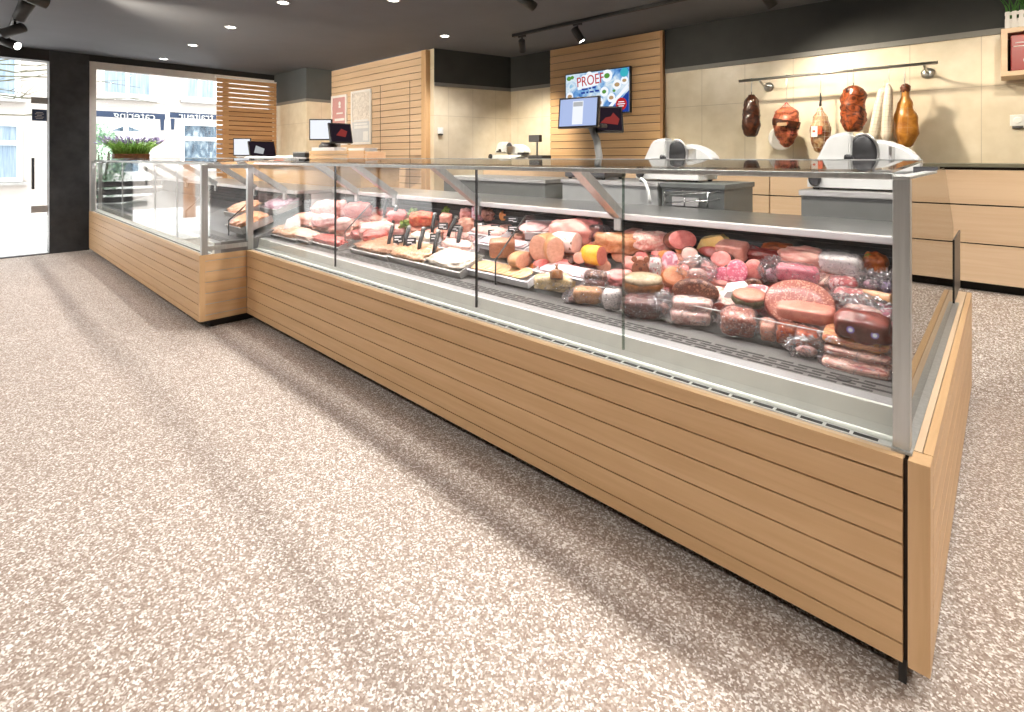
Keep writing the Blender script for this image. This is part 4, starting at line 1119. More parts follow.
# flat trays of meat in the corner counter, seen through the bright reflections of its panes
t = good('tray', 'mince_tray', 'tray', 'dark tray heaped with orange pink mince behind the short side pane', -4.66, 1.72, .675, 0, 8, .34, .26, .12, ('steel_dull', 'mince_orange'), {})
spots = [(-4.72, 2.02, 'purple_meat', 'tray of purplish sliced meat behind the orange pink mince'), (-5.15, 1.86, 'poultry_heap', 'tray of pale poultry left of the orange pink mince')]
for i, (x, y, m, l) in enumerate(spots):
    good('tray', 'raw_meat_tray', 'tray', l, x, y, .66+(y-1.6)*.35, 0, 14, .36, .26, .10, ('steel_dull', m), {})

# ------------------------------------------------------------------ behind the counters
plain('worktop_stone', (.16, .155, .11), .3)
def cabinet(x0, x1, label):
    t = thing('drawer_cabinet', label, 'cabinet', ((x0+x1)/2, 5.2, .36), group='oak drawer cabinets along the back wall')
    w = W(); bx(w.bm, x0+.002, x1-.002, 4.925, 5.50, .42, 1.232); w.put('carcass', 'gap_dark', t)
    w = W(); bx(w.bm, x0+.03, x1-.03, 4.98, 5.45, .36, .42); w.put('plinth', 'plinth_dark', t)
    for a, b in ((.428, .693), (.702, .963), (.973, 1.215)):
        w = W(); bx(w.bm, x0+.004, x1-.004, 4.90, 4.924, a, b, 0, .002); w.put('drawer', 'oak_pale_X', t)
cabinet(-5.15, -3.4, 'oak drawer cabinet in the recess corner, leftmost of the back run')
cabinet(-3.4, -1.5, 'oak drawer cabinet under the slatted television panel')
cabinet(-1.5, .6, 'oak drawer cabinet under the hanging hams')
cabinet(.6, 2.7, 'oak drawer cabinet under the red box shelf, rightmost of the back run')
w = bmesh.new(); bx(w, -5.16, 2.72, 4.885, 5.505, 1.234, 1.258, 0, .002)
tag(obj('worktop', w, 'worktop_stone'), 'long grey green stone worktop on the oak drawer cabinets', 'worktop')

def socket(x, y, z, label, rz=0):
    t = thing('wall_socket', label, 'socket', (x, y, z), (0, 0, rz))
    bm = bmesh.new(); bx(bm, -.042, .042, -.014, -.001, -.042, .042, 0, .003); obj('cover_plate', bm, 'white_enamel', t)
    bm = bmesh.new(); lathe(bm, [(.024, 0), (.024, .003), (.020, .004)], 20, M=axis_matrix((0, -.013, 0), (0, -1, 0))); obj('insert', bm, 'paper', t)
    bm = bmesh.new(); bx(bm, -.03, .03, -.03, -.001, -.062, -.044, 0, .004); obj('cable_clip', bm, 'steel_dark', t)
socket(.075, YB, 1.585, 'white wall socket below the red box shelf, left one of two')
socket(.175, YB, 1.585, 'white wall socket below the red box shelf, right one of two')
socket(-5.492, 4.44, 1.66, 'small white switch on the side wall of the recess', R(76.5))

# machine stands behind the long counter
def stand(x0, x1, z, mat, label, y0=2.95, y1=3.42):
    t = thing('machine_stand', label, 'stand', ((x0+x1)/2, (y0+y1)/2, 0))
    w = W(); bx(w.bm, x0+.01, x1-.01, y0+.012, y1, .10, z-.03); w.put('body', mat, t)
    w = W(); bx(w.bm, x0, x1, y0, y1+.01, z-.03, z, 0, .004); w.put('top_plate', 'steel_dull' if mat != 'dark_stand' else 'dark_stand', t)
    for a in (x0+.02, x1-.06):
        for b in (y0+.03, y1-.06):
            w = W(); bx(w.bm, a, a+.04, b, b+.04, 0, .10); w.put('foot', 'steel_dark', t)
    return t
stand(-3.62, -2.44, 1.14, 'grey_stand', 'wide grey machine stand behind the tubs, left of the scale column')
stand(-2.30, -1.545, 1.15, 'light_stand', 'light grey machine stand carrying the tall scale')
tc = stand(-1.535, -1.137, 1.15, 'dark_stand', 'dark grey machine stand carrying the middle slicer')
stand(-.765, -.362, 1.138, 'grey_stand', 'grey machine stand carrying the large slicer near the end pane')
# wire rack in front of the dark stand, coiled cable beside it
t = thing('wire_tray_rack', 'small chromed wire rack leaning on the dark grey stand', 'rack', (-1.34, 2.93, 1.016))
w = W()
for z in (1.03, 1.075):
    tube(w.bm, [(-1.50, 2.915, z), (-1.20, 2.915, z+.03), (-1.16, 2.935, z+.04)], .004, 6)
for x in (-1.48, -1.36, -1.22):
    tube(w.bm, [(x, 2.915, 1.0155), (x, 2.915, 1.10)], .004, 6)
tube(w.bm, [(-1.48, 2.915, 1.10), (-1.22, 2.915, 1.11)], .004, 6)
w.put('frame', 'chrome', t)
w = W(); bx(w.bm, -1.44, -1.28, 2.92, 2.932, 1.0165, 1.07, 0, .003); w.put('plate', 'steel', t)
w = bmesh.new()
tube(w, [(-1.71, 3.02, 1.145), (-1.66, 2.95, 1.17), (-1.62, 2.92, 1.155), (-1.585, 2.905, 1.10), (-1.575, 2.90, 1.05), (-1.575, 2.90, 1.022)], .010, 10)
tag(obj('power_cable', w, 'white_enamel'), 'thick white cable bending down beside the dark grey stand', 'cable')

def slicer(x, y, z, rz, k, label, dark=False):
    """meat slicer: foot, sloped motor housing, round blade with guard, carriage, thickness knob"""
    body = 'white_enamel'
    t = thing('meat_slicer', label, 'slicer', (x, y, z), (0, 0, rz))
    t.scale = k
    bm = bmesh.new(); prism(bm, [(-.26, 0), (.24, 0), (.24, .03), (.20, .055), (-.20, .06), (-.26, .03)], 'Y', -.17, .17)
    obj('base', bm, body, t)
    bm = bmesh.new()
    out = [(.045, .05), (.25, .055), (.275, .075), (.275, .105), (.25, .135), (.19, .165), (.11, .188), (.055, .19)]
    prism(bm, out, 'Y', .0, .15)
    bmesh.ops.bevel(bm, geom=bm.edges[:], offset=.012, segments=3, affect='EDGES')
    obj('motor_housing', bm, body, t)
    bm = bmesh.new(); lathe(bm, [(.070, 0), (.073, .004), (.064, .010), (.04, .016), (.015, .024)], 40, M=axis_matrix((.005, -.012, .135), (.25, -1, 0)))
    obj('blade', bm, 'steel_dark', t)
    bm = bmesh.new()
    ring = [(.005 + math.cos(a)*.076, -.016, .135 + math.sin(a)*.076) for a in (R(v) for v in range(-40, 200, 12))]
    tube(bm, ring, .006, 8); obj('blade_guard', bm, 'steel', t)
    bm = bmesh.new(); lathe(bm, [(.03, 0), (.035, .01), (.035, .05), (.02, .06)], 20, M=axis_matrix((.005, .0, .145), (0, 1, 0))); obj('blade_hub', bm, 'steel_dark', t)
    bm = bmesh.new(); prism(bm, [(-.24, .075), (-.05, .085), (-.045, .215), (-.06, .222), (-.13, .215), (-.165, .20), (-.235, .10)], 'Y', -.10, .03)
    bmesh.ops.bevel(bm, geom=bm.edges[:], offset=.010, segments=3, affect='EDGES')
    obj('gauge_plate', bm, body, t)
    bm = bmesh.new(); bx(bm, -.16, -.075, -.125, -.101, .085, .11, 0, .006); obj('grip', bm, 'black_plastic', t)
    bm = bmesh.new(); bx(bm, -.12, .16, -.165, -.03, .075, .09, 0, .003); bx(bm, .15, .165, -.165, -.03, .09, .16, 0, .003)
    obj('carriage', bm, 'steel', t)
    bm = bmesh.new(); tube(bm, [(-.02, -.14, .09), (-.03, -.14, .12)], .008, 8); lathe(bm, [(.010, 0), (.014, .01), (.014, .03), (.010, .04)], 14, M=axis_matrix((-.03, -.14, .115), (-1, 0, .1)))
    obj('pusher_handle', bm, 'black_plastic', t)
    bm = bmesh.new(); lathe(bm, [(.03, 0), (.034, .008), (.034, .025), (.026, .032)], 20, M=axis_matrix((-.215, -.17, .035), (0, -1, .1)))
    obj('thickness_knob', bm, 'black_plastic', t)
    for sx in (-.22, .20):
        for sy in (-.13, .13):
            bm = bmesh.new(); lathe(bm, [(.016, -.012), (.02, 0)], 12, M=Matrix.Translation((sx, sy, 0))); obj('foot', bm, 'black_plastic', t)
    bm = bmesh.new(); bx(bm, .25, .36, -.06, .05, .06, .085, 0, .003); obj('slice_tray', bm, 'steel_dark', t)
    return t
slicer(-.525, 3.17, 1.15, 0, (.84, .84, 1.28), 'large white slicer in front of the hanging salamis')
slicer(-1.535, 3.19, 1.165, 0, (.84, .84, 1.18), 'white slicer between the tall scale and the hanging hams')
slicer(-4.90, 5.18, 1.272, R(-12), (1.0, 1.0, 1.1), 'distant slicer on the worktop in the tiled recess corner')
# small dark terminal beside the distant slicer
t = thing('label_printer', 'small dark device on a bracket right of the distant slicer', 'printer', (-4.32, 5.12, 1.258))
w = W(); bx(w.bm, -4.44, -4.20, 5.02, 5.2, 1.26, 1.33, 0, .01); w.put('body', 'steel_dark', t)
w = W(); tube(w.bm, [(-4.40, 5.15, 1.33), (-4.40, 5.16, 1.52)], .012); w.put('post', 'steel', t)
w = W(); bx(w.bm, -4.50, -4.32, 5.10, 5.16, 1.50, 1.59, 0, .008); w.put('display', 'steel_dark', t)

def screen(t, c, w_, h_, rz, tilt, face, name='display'):
    """flat display hanging under the thing t: housing with a lit face"""
    bm = bmesh.new(); bx(bm, -w_/2, w_/2, 0, .03, -h_/2, h_/2, 0, .006); bx(bm, -w_*.3, w_*.3, .03, .05, -h_*.3, h_*.3, 0, .006)
    s_ = obj(name, bm, 'casing_black', t); s_.location = c; s_.rotation_euler = (R(tilt), 0, R(rz))
    bm = bmesh.new(); bx(bm, -w_/2+.014, w_/2-.014, -.002, -.0005, -h_/2+.016, h_/2-.014)
    f = obj('screen_face', bm, face, s_)
    return s_, f

def scale_set(x, y, z, label, zs, rz1=0, rz2=0, big=1.0, col=.0):
    t = thing('shop_scale', label, 'scale', (x, y, z))
    bm = bmesh.new(); bx(bm, -.17, .17, -.15, .13, .012, .06, 0, .012); obj('weighing_body', bm, 'steel_dark', t)
    bm = bmesh.new(); bx(bm, -.18, .18, -.16, .14, .064, .078, 0, .004); obj('pan', bm, 'steel', t)
    for sx in (-.14, .14):
        for sy in (-.12, .1):
            bm = bmesh.new(); lathe(bm, [(.012, 0), (.016, .013)], 10, M=Matrix.Translation((sx, sy, 0))); obj('foot', bm, 'black_plastic', t)
    return t
t = scale_set(-2.14, 3.16, 1.15, 'tall shop scale with two screens on a curved pole before the television', 1.6)
bm = bmesh.new(); tube(bm, [(-.09, .16, .02), (-.08, .16, .16), (-.095, .15, .28), (-.13, .12, .40)], .026, 12); o = obj('pole', bm, 'light_stand', t)
bm = bmesh.new(); bx(bm, -.17, .0, .07, .15, .37, .40, 0, .008); obj('pole_bracket', bm, 'steel_dark', t)
s_, f = screen(t, (-.175, .02, .488), .345, .235, 5, -6, 'screen_blue')
bm = bmesh.new(); bx(bm, -.045, .045, -.0035, -.0022, -.09, .085); obj('screen_page', bm, 'screen_white', s_)
bm = bmesh.new(); bx(bm, -.04, .04, -.0048, -.0036, .045, .078); obj('screen_picture', bm, 'screen_grey', s_)
s_, f = screen(t, (-.015, .20, .44), .21, .205, 46, -14, 'screen_dark')
bm = bmesh.new(); prism(bm, [(-.07, -.03), (.06, -.045), (.075, .0), (.03, .05), (.01, .02), (-.03, .01)], 'Y', -.0035, -.0022); obj('screen_picture', bm, 'screen_dull_red', s_)

# service bench behind the corner counter
t = thing('service_bench', 'high oak service bench behind the corner counter', 'bench', (-6.3, 2.9, 0))
w = W(); bx(w.bm, -8.25, -4.52, 2.62, 3.20, 1.205, 1.243, 0, .003); w.put('bench_top', 'oak_warm_X', t)
w = W(); bx(w.bm, -8.2, -4.56, 2.70, 3.15, .08, 1.20); w.put('bench_body', 'oak_X', t)
w = W(); bx(w.bm, -8.15, -4.6, 2.75, 3.1, 0, .08); w.put('plinth', 'plinth_dark', t)

t = scale_set(-5.72, 2.98, 1.243, 'checkout scale with white and dark red screens above the oak boxes', 1.5)
bm = bmesh.new(); tube(bm, [(.02, .10, .06), (.02, .10, .33)], .03, 10); obj('pole', bm, 'light_stand', t)
bm = bmesh.new(); lathe(bm, [(.05, 0), (.095, .03), (.10, .09), (.07, .13)], 18, M=Matrix.Translation((.03, -.03, .10))); obj('printer_drum', bm, 'casing_black', t)
s_, f = screen(t, (-.13, -.04, .385), .27, .25, 42, 0, 'screen_white')
s_, f = screen(t, (.16, .06, .34), .27, .24, 86, -16, 'screen_dark')
bm = bmesh.new(); prism(bm, [(-.06, -.03), (.05, -.05), (.08, .02), (.01, .05)], 'Y', -.0035, -.0022); obj('screen_picture', bm, 'screen_dull_red', s_)
t = scale_set(-7.95, 2.95, 1.243, 'farthest checkout scale with two screens at the slatted window screen', 1.5)
bm = bmesh.new(); tube(bm, [(.02, .10, .06), (.02, .10, .28)], .03, 10); obj('pole', bm, 'light_stand', t)
s_, f = screen(t, (-.16, -.08, .21), .25, .26, 48, 0, 'screen_white')
s_, f = screen(t, (.22, .06, .18), .36, .24, 88, -22, 'screen_dark')
bm = bmesh.new(); prism(bm, [(-.12, -.06), (.0, -.08), (.03, .0), (-.08, .05)], 'Y', -.0035, -.0022); obj('screen_picture', bm, 'screen_grey', s_)

# parcels and boxes on the bench
def parcel(x, y, w_, d_, h_, label, mark=None, rz=0):
    t = thing('white_parcel', label, 'parcel', (x, y, 1.243), (0, 0, R(rz)))
    bm = bmesh.new(); rbox(bm, w_, d_, h_, int(-x*10), .008, 6, 5); obj('wrapper', bm, 'paper', t)
    if mark:
        bm = bmesh.new(); bx(bm, -w_*.3, w_*.3, -d_/2-.004, -d_/2+.02, h_*.25, h_*.7, 0, .003); obj('printed_mark', bm, mark, t)
parcel(-7.35, 2.80, .42, .22, .075, 'white wrapped parcel with brown print, leftmost on the service bench', 'beef_brown', 3)
parcel(-6.86, 2.82, .38, .22, .07, 'white wrapped parcel with small dark mark, middle of the service bench', 'beef_dark', -4)
parcel(-6.42, 2.80, .40, .22, .08, 'white wrapped parcel with bright red print on the service bench', 'red_dish', 2)
parcel(-6.02, 2.86, .30, .22, .085, 'plain white wrapped parcel right before the black boxes', None, 0)
for k, l in enumerate(('lower black flat box in the pair beside the oak boxes', 'upper black flat box in the pair beside the oak boxes')):
    t = thing('black_box', l, 'box', (-5.78+.02*k, 2.73, 1.243+.062*k), (0, 0, R(4-7*k)))
    bm = bmesh.new(); bx(bm, -.17, .17, -.09, .09, 0, .045, 0, .004); obj('body', bm, 'black_plastic', t)
    bm = bmesh.new(); bx(bm, -.172, .172, -.092, .092, .046, .060, 0, .003); obj('lid', bm, 'steel_dull', t)
def oak_box(x0, x1, y0, y1, label, m, z1=1.372):
    t = thing('oak_display_box', label, 'box', ((x0+x1)/2, (y0+y1)/2, 1.243))
    w = W()
    for a, b in ((1.243, 1.283), (1.287, 1.327), (1.331, z1)):
        bx(w.bm, x0, x1, y0, y0+.014, a, b); bx(w.bm, x0, x1, y1-.014, y1, a, b)
    w.put('side_slats', m, t)
    for a, b in ((x0, x0+.016), (x1-.016, x1)):
        w = W(); bx(w.bm, a, b, y0+.0145, y1-.0145, 1.243, z1, 0, .002)
        w.put('end_board', 'oak_pale_Y', t)
    w = W(); bx(w.bm, x0+.017, x1-.017, y0+.015, y1-.015, 1.243, 1.335); w.put('paper_fill', 'paper', t)
oak_box(-5.55, -4.74, 2.66, 2.86, 'long slatted oak box on the service bench, the front one', 'oak_X')
oak_box(-5.40, -4.86, 2.95, 3.18, 'plain oak box behind the long slatted box', 'oak_pale_X', 1.365)
for (x, y, r_, l) in ((-5.30, 2.76, 8, 'white paper stack on the long slatted oak box'), (-5.12, 3.06, -6, 'white paper stack on the plain rear oak box')):
    t = thing('paper_stack', l, 'paper', (x, y, 1.368 if y > 3 else 1.374), (0, 0, R(r_)))
    bm = bmesh.new()
    for k in range(6):
        a = .003*((k*7) % 5)
        bx(bm, -.20+a, .20-a*.5, -.08, .08-a, .006*k, .006*k+.005)
    obj('sheets', bm, 'paper', t)

# ------------------------------------------------------------------ on the walls
def poster(x0, x1, z0, z1, label, top, low, y=4.294):
    t = thing('framed_poster', label, 'poster', ((x0+x1)/2, y, (z0+z1)/2))
    W_, H_ = x1-x0, z1-z0
    bm = bmesh.new()
    for b in ((-W_/2, W_/2, -H_/2, -H_/2+.035), (-W_/2, W_/2, H_/2-.035, H_/2), (-W_/2, -W_/2+.035, -H_/2+.035, H_/2-.035), (W_/2-.035, W_/2, -H_/2+.035, H_/2-.035)):
        bx(bm, b[0], b[1], -.026, -.002, b[2], b[3])
    obj('frame', bm, 'paper', t)
    bm = bmesh.new(); bx(bm, -W_/2+.034, W_/2-.034, -.014, -.002, -H_/2+.034, -H_*.08); obj('lower_print', bm, low, t)
    bm = bmesh.new(); bx(bm, -W_/2+.034, W_/2-.034, -.014, -.002, -H_*.08, H_/2-.034); obj('upper_print', bm, top, t)
    return t, W_, H_
plain('poster_rose', (.60, .33, .34), .6); plain('poster_pink', (.74, .54, .52), .6)
noise_mat('poster_photo', [(.35, (.60, .56, .52)), (.6, (.82, .78, .73))], 14, rough=.6, distortion=2)
plain('poster_blue', (.62, .66, .72), .6)
t, W_, H_ = poster(-8.13, -7.64, 1.50, 2.31, 'rose red framed poster, left one on the oak slatted wall panel', 'poster_rose', 'poster_pink')
bm = bmesh.new(); lathe(bm, [(.035, 0), (.035, .002)], 18, M=axis_matrix((.02, -.015, .27), (0, -1, 0))); bx(bm, -.012, .012+.04, -.017, -.015, .20, .235)
bx(bm, -.08, .12, -.017, -.015, .10, .125); bx(bm, -.14, .17, -.017, -.015, -.01, .03)
obj('printed_lines', bm, 'lettering_white', t)
bm = bmesh.new(); prism(bm, [(-.2, -.33), (.2, -.33), (.2, -.22), (.06, -.12), (-.05, -.16), (-.2, -.30)], 'Y', -.018, -.015); obj('printed_shape', bm, 'poster_photo', t)
t, W_, H_ = poster(-7.50, -6.92, 1.50, 2.335, 'pale grey framed poster, right one on the oak slatted wall panel', 'poster_photo', 'poster_blue')
bm = bmesh.new(); bx(bm, -.2, .2, -.017, -.015, -.06, -.035); bx(bm, -.2, .18, -.017, -.015, -.115, -.09); bx(bm, -.2, .21, -.017, -.015, -.17, -.13); bx(bm, .06, .20, -.017, -.015, -.36, -.22)
obj('printed_lines', bm, 'lettering_white', t)

# television
t = thing('television', 'wall television showing red letters over a food picture', 'television', (-3.66, 5.455, 2.10))
hw, hh = .475, .272
bm = bmesh.new(); bx(bm, -hw, hw, -.05, -.012, -hh, hh, 0, .004); obj('housing', bm, 'black_plastic', t)
bm = bmesh.new(); bx(bm, -.2, .2, -.012, -.001, -.15, .15); obj('wall_mount', bm, 'steel_dark', t)
bm = bmesh.new(); bx(bm, -hw+.012, hw-.012, -.052, -.0505, -hh+.012, hh-.012); tvs = obj('screen', bm, 'tv_picture', t)
def disc(bm, x, z, r_, y, ex=1.0):
    lathe(bm, [(r_, 0), (r_, .0008)], 24, M=axis_matrix((x, y, z), (0, -1, 0)), ex=ex)
for x, z, r_ in ((-.40, -.02, .055), (-.27, -.10, .07), (.16, .19, .075), (.04, -.13, .07), (.30, .07, .06), (.40, .11, .05), (.12, .0, .06), (.22, -.08, .055), (-.10, .22, .05)):
    bm = bmesh.new(); disc(bm, x, z, r_, -.0525); obj('plate', bm, 'screen_white', tvs)
for i, (x, z, r_) in enumerate(((-.40, -.02, .035), (-.27, -.10, .042), (.04, -.13, .045), (.30, .07, .036), (.40, .11, .028), (.22, -.08, .032), (-.12, .22, .03))):
    bm = bmesh.new(); disc(bm, x, z, r_, -.0535, .7); obj('food', bm, 'screen_tan', tvs)
for x, z, r_ in ((-.41, .21, .035), (-.36, .22, .028), (-.43, -.12, .03), (.16, .19, .04), (.12, .0, .03), (.26, .0, .02)):
    bm = bmesh.new(); disc(bm, x, z, r_, -.0545, .8); obj('salad_leaf', bm, 'screen_green', tvs)
bm = bmesh.new(); prism(bm, [(.10, -.26), (.16, -.26), (.455, .02), (.455, .08)], 'Y', -.0550, -.0540); obj('serving_board', bm, 'screen_white', tvs)
bm = bmesh.new(); prism(bm, [(.19, -.26), (.463, -.26), (.463, -.01)], 'Y', -.0560, -.0550); obj('blue_corner', bm, 'screen_navy', tvs)
bm = bmesh.new(); disc(bm, .36, -.165, .075, -.0565); badge = obj('red_badge', bm, 'screen_red', tvs)
bm = bmesh.new()
for z, a in ((-.14, .04), (-.165, .05), (-.19, .035)):
    bx(bm, .36-a, .36+a, -.0582, -.0575, z-.005, z+.005)
obj('badge_lines', bm, 'screen_white', badge)
bm = bmesh.new(); disc(bm, .40, .205, .055, -.0565); obj('teal_badge', bm, 'screen_teal', tvs)
bm = bmesh.new(); prism(bm, [(-.27, .05), (.03, .09), (.06, .16), (.03, .25), (-.2, .23), (-.29, .15)], 'Y', -.0560, -.0552); pl = obj('text_field', bm, 'screen_white', tvs)
lt = words('PROEF', .175, 'screen_red', tvs, (-.085, -.0570, .155), (R(90), R(-4), 0), 'lettering', .002)
lt.scale = (.80, 1.0, 1)
bm = bmesh.new()
for i, (a, b, z) in enumerate(((-.21, -.12, .055), (-.10, -.07, .06), (-.05, .0, .065), (-.22, -.16, .01), (-.14, -.11, .012), (-.09, -.03, .015), (-.01, .05, .02))):
    bx(bm, a, b, -.0572, -.0562, z-.011, z+.011)
obj('small_print', bm, 'screen_navy', tvs)

# ham rail with hooks and hanging meat
t = thing('hanging_rail', 'steel rail on the tiled wall carrying hooks and hams', 'rail', (-1.1, 5.25, 2.045))
w = W(); tube(w.bm, [(-1.885, 5.25, 2.047), (-.375, 5.25, 2.043)], .0125, 12)
w.put('bar', 'steel', t)
for x in (-1.70, -.46):
    w = W(); tube(w.bm, [(x, 5.25, 2.035), (x, 5.39, 2.0), (x, YB-.012, 2.0)], .010, 10); lathe(w.bm, [(.045, 0), (.045, .010), (.02, .016)], 22, M=axis_matrix((x, YB-.001, 2.0), (0, -1, 0)))
    w.put('wall_bracket', 'steel', t)

def hook(x, z1, label):
    bm = bmesh.new()
    pts = [(.0, -.018, .0), (.0, -.016, .013), (0, 0, .0195), (0, .016, .012), (0, .017, -.01), (0, .004, -.05), (0, 0, -(2.045-z1)+.02), (0, .006, -(2.045-z1)-.004), (0, .02, -(2.045-z1)+.002)]
    tube(bm, pts, .0032, 7)
    o = obj('meat_hook', bm, 'steel', None, (x, 5.25, 2.045))
    tag(o, label, 'hook', 'steel hooks on the hanging rail')

def hang_blob(x, z0, z1, wd, name, cat, label, mat, seed, prof, d=None, amp=.10, extra=None):
    """hanging piece: profile of (height 0..1, width 0..1) round the vertical"""
    t = thing(name, label, cat, (x, 5.25, z0))
    H = z1-z0; d = d or wd*.85
    bm = bmesh.new()
    n, m = 30, 26
    off = Vector((seed*1.7, seed, seed*2.9))
    def wid(v):
        for (a, wa), (b, wb) in zip(prof, prof[1:]):
            if a <= v <= b:
                u = (v-a)/(b-a); u = u*u*(3-2*u)
                return wa + (wb-wa)*u
        return prof[-1][1]
    rings = []
    for j in range(m+1):
        v = j/m
        rr = []
        for i in range(n):
            a = 2*PI*i/n
            k = wid(v)
            p = Vector((math.cos(a), math.sin(a), v*3))
            k *= 1 + amp*noise.noise(p*1.6 + off) + amp*.6*noise.noise(p*4.2 + off)
            rr.append(bm.verts.new((math.cos(a)*wd/2*k, math.sin(a)*d/2*k, v*H)))
        rings.append(rr)
    for a, b in zip(rings, rings[1:]):
        for i in range(n):
            f_ = bm.faces.new((a[i], a[(i+1) % n], b[(i+1) % n], b[i])); f_.smooth = True
    bm.faces.new(rings[0]); bm.faces.new(rings[-1])
    obj('body', bm, mat, t)
    return t, H, d, wid

def netting(t, H, wd, d, wid, mat, nv=12, nh=9, z0=0.0, z1=1.0, name='netting', r=.0009, k=1.03):
    bm = bmesh.new()
    for i in range(nv):
        a = 2*PI*i/nv
        tube(bm, [(math.cos(a+.25*j/10)*wd/2*wid(z0+(z1-z0)*j/10)*k, math.sin(a+.25*j/10)*d/2*wid(z0+(z1-z0)*j/10)*k, H*(z0+(z1-z0)*j/10)) for j in range(11)], r, 5)
    for j in range(1, nh):
        v = z0+(z1-z0)*j/nh
        tube(bm, [(math.cos(a)*wd/2*wid(v)*k, math.sin(a)*d/2*wid(v)*k, H*v) for a in (2*PI*q/20 for q in range(21))], r, 5)
    obj(name, bm, mat, t)

def string(t, z0, z1, mat='casing_black', r=.003):
    bm = bmesh.new(); tube(bm, [(0, 0, z0), (.002, 0, (z0+z1)/2), (0, .006, z1)], r, 6); obj('string', bm, mat, t)

meat('smoke_dark', (.025, .010, .007), (.16, .055, .022), 11, dist=2.5)
meat('ham_rubbed', (.12, .015, .010), (.62, .24, .13), 11, dist=2.5)
meat('ham_cured', (.30, .10, .05), (.64, .46, .28), 12, dist=2.0)
meat('ham_smoked_red', (.05, .012, .008), (.48, .15, .05), 11, dist=3)
meat('ochre_skin', (.40, .17, .03), (.66, .34, .07), 14)
plain('white_mould', (.80, .72, .60), .7)
plain('net_red', (.55, .10, .08), .7); plain('net_white', (.80, .77, .70), .7); plain('net_tan', (.50, .34, .20), .7)

t, H, d, wid = hang_blob(-1.772, 1.500, 1.905, .158, 'hanging_smoked_ham', 'ham', 'blackish smoked ham, first from the left on the rail', 'smoke_dark', 1, [(0, .45), (.06, .80), (.25, 1), (.6, .98), (.85, .85), (1, .35)], amp=.22)
string(t, H-.01, H+.035)
t, H, d, wid = hang_blob(-1.463, 1.395, 1.765, .225, 'hanging_netted_ham', 'ham', 'reddish ham in pink netting with a dark band, second on the rail', 'ham_rubbed', 2, [(0, .15), (.10, .50), (.35, .85), (.65, 1.0), (.88, .85), (1, .40)], amp=.20)
netting(t, H, .225, d, wid, 'net_red', 14, 9)
bm = bmesh.new()
rows = []
for j in range(5):
    rows.append([bm.verts.new((math.cos(a)*.1125*wid(v)*1.07, math.sin(a)*d*.5*wid(v)*1.07, H*v)) for a, v in ((2*PI*q/30, .50 + .045*j - .07*math.cos(2*PI*q/30)) for q in range(30))])
for ra, rb in zip(rows, rows[1:]):
    for q in range(30):
        bm.faces.new((ra[q], ra[(q+1) % 30], rb[(q+1) % 30], rb[q])).smooth = True
obj('dark_band', bm, 'smoke_dark', t)
bm = bmesh.new(); bx(bm, -.045, .035, -d*.53-.024, -d*.53-.012, H*.52, H*.60, 0, .004); obj('band_label', bm, 'net_tan', t)
bm = bmesh.new()
for i in range(8):
    a = 2*PI*i/8
    tube(bm, [(math.cos(a)*.05, math.sin(a)*.04, H*.97), (0, .004, H+.05)], .0018, 5)
obj('net_neck', bm, 'net_red', t)
bm = bmesh.new(); lathe(bm, [(.115, 0), (.116, .003), (.10, .004)], 30, M=axis_matrix((-.075, d*.5+.02, .09), (0, -1, 0))); bx(bm, -.105, -.085, d*.5-.0, d*.5+.012, .05, .10)
obj('paper_disc', bm, 'paper', t)
t, H, d, wid = hang_blob(-1.187, 1.345, 1.76, .165, 'hanging_pear_ham', 'ham', 'pear shaped cured ham in pale netting with white and red label, third on the rail', 'ham_cured', 3, [(0, .25), (.05, .62), (.25, .95), (.5, 1.0), (.75, .70), (.92, .28), (1, .12)])
netting(t, H, .165, d, wid, 'net_white', 12, 9)
bm = bmesh.new(); tube(bm, [(0, 0, H-.01), (.005, 0, H+.06), (0, .004, H+.115)], .012, 8, r2=.004); obj('net_neck', bm, 'casing_black', t)
bm = bmesh.new(); bx(bm, -.052, -.002, -d*.52-.012, -d*.52-.004, H*.33, H*.56, 0, .002); lb = obj('hang_label', bm, 'paper', t)
bm = bmesh.new(); bx(bm, -.002, .035, -d*.52-.011, -d*.52-.003, H*.38, H*.56, 0, .002); bx(bm, -.04, -.02, -d*.52-.0135, -d*.52-.0125, H*.43, H*.47); obj('red_field', bm, 'red_dish', lb)
t, H, d, wid = hang_blob(-.937, 1.520, 1.915, .180, 'hanging_smoked_ham', 'ham', 'glossy dark red smoked ham hanging above the large slicer', 'ham_smoked_red', 4, [(0, .50), (.06, .82), (.25, 1), (.75, .98), (.93, .80), (1, .30)], amp=.22)
string(t, H-.01, H+.03)
for x, z0, z1, l, tl in ((-.800, 1.43, 1.895, 'white netted salami, left one of the tied pair', .16), (-.705, 1.425, 1.905, 'white netted salami, right one of the tied pair', .03)):
    t, H, d, wid = hang_blob(x, z0, z1, .082, 'hanging_white_salami', 'salami', l, 'white_mould', 5, [(0, .25), (.04, .6), (.12, .95), (.6, .92), (.9, .72), (1, .25)], amp=.03)
    t['group'] = 'tied pair of white salamis'
    t.rotation_euler = (0, tl, 0); t.location.y = 5.235
    netting(t, H, .082, d, wid, 'net_tan', 10, 16, r=.0008, k=1.01)
    string(t, H-.01, H+.04, 'net_white')
    bm = bmesh.new(); lathe(bm, [(.004, -.03), (.012, -.022), (.006, -.008), (.010, .004)], 10); obj('tied_end', bm, 'net_white', t)
t, H, d, wid = hang_blob(-.585, 1.385, 1.855, .165, 'hanging_ochre_ham', 'ham', 'ochre coloured ham in a bag, rightmost on the rail behind white salamis', 'ochre_skin', 6, [(0, .40), (.06, .72), (.25, 1.0), (.5, .95), (.74, .62), (.88, .32), (1, .30)], amp=.16)
t.location.y = 5.30
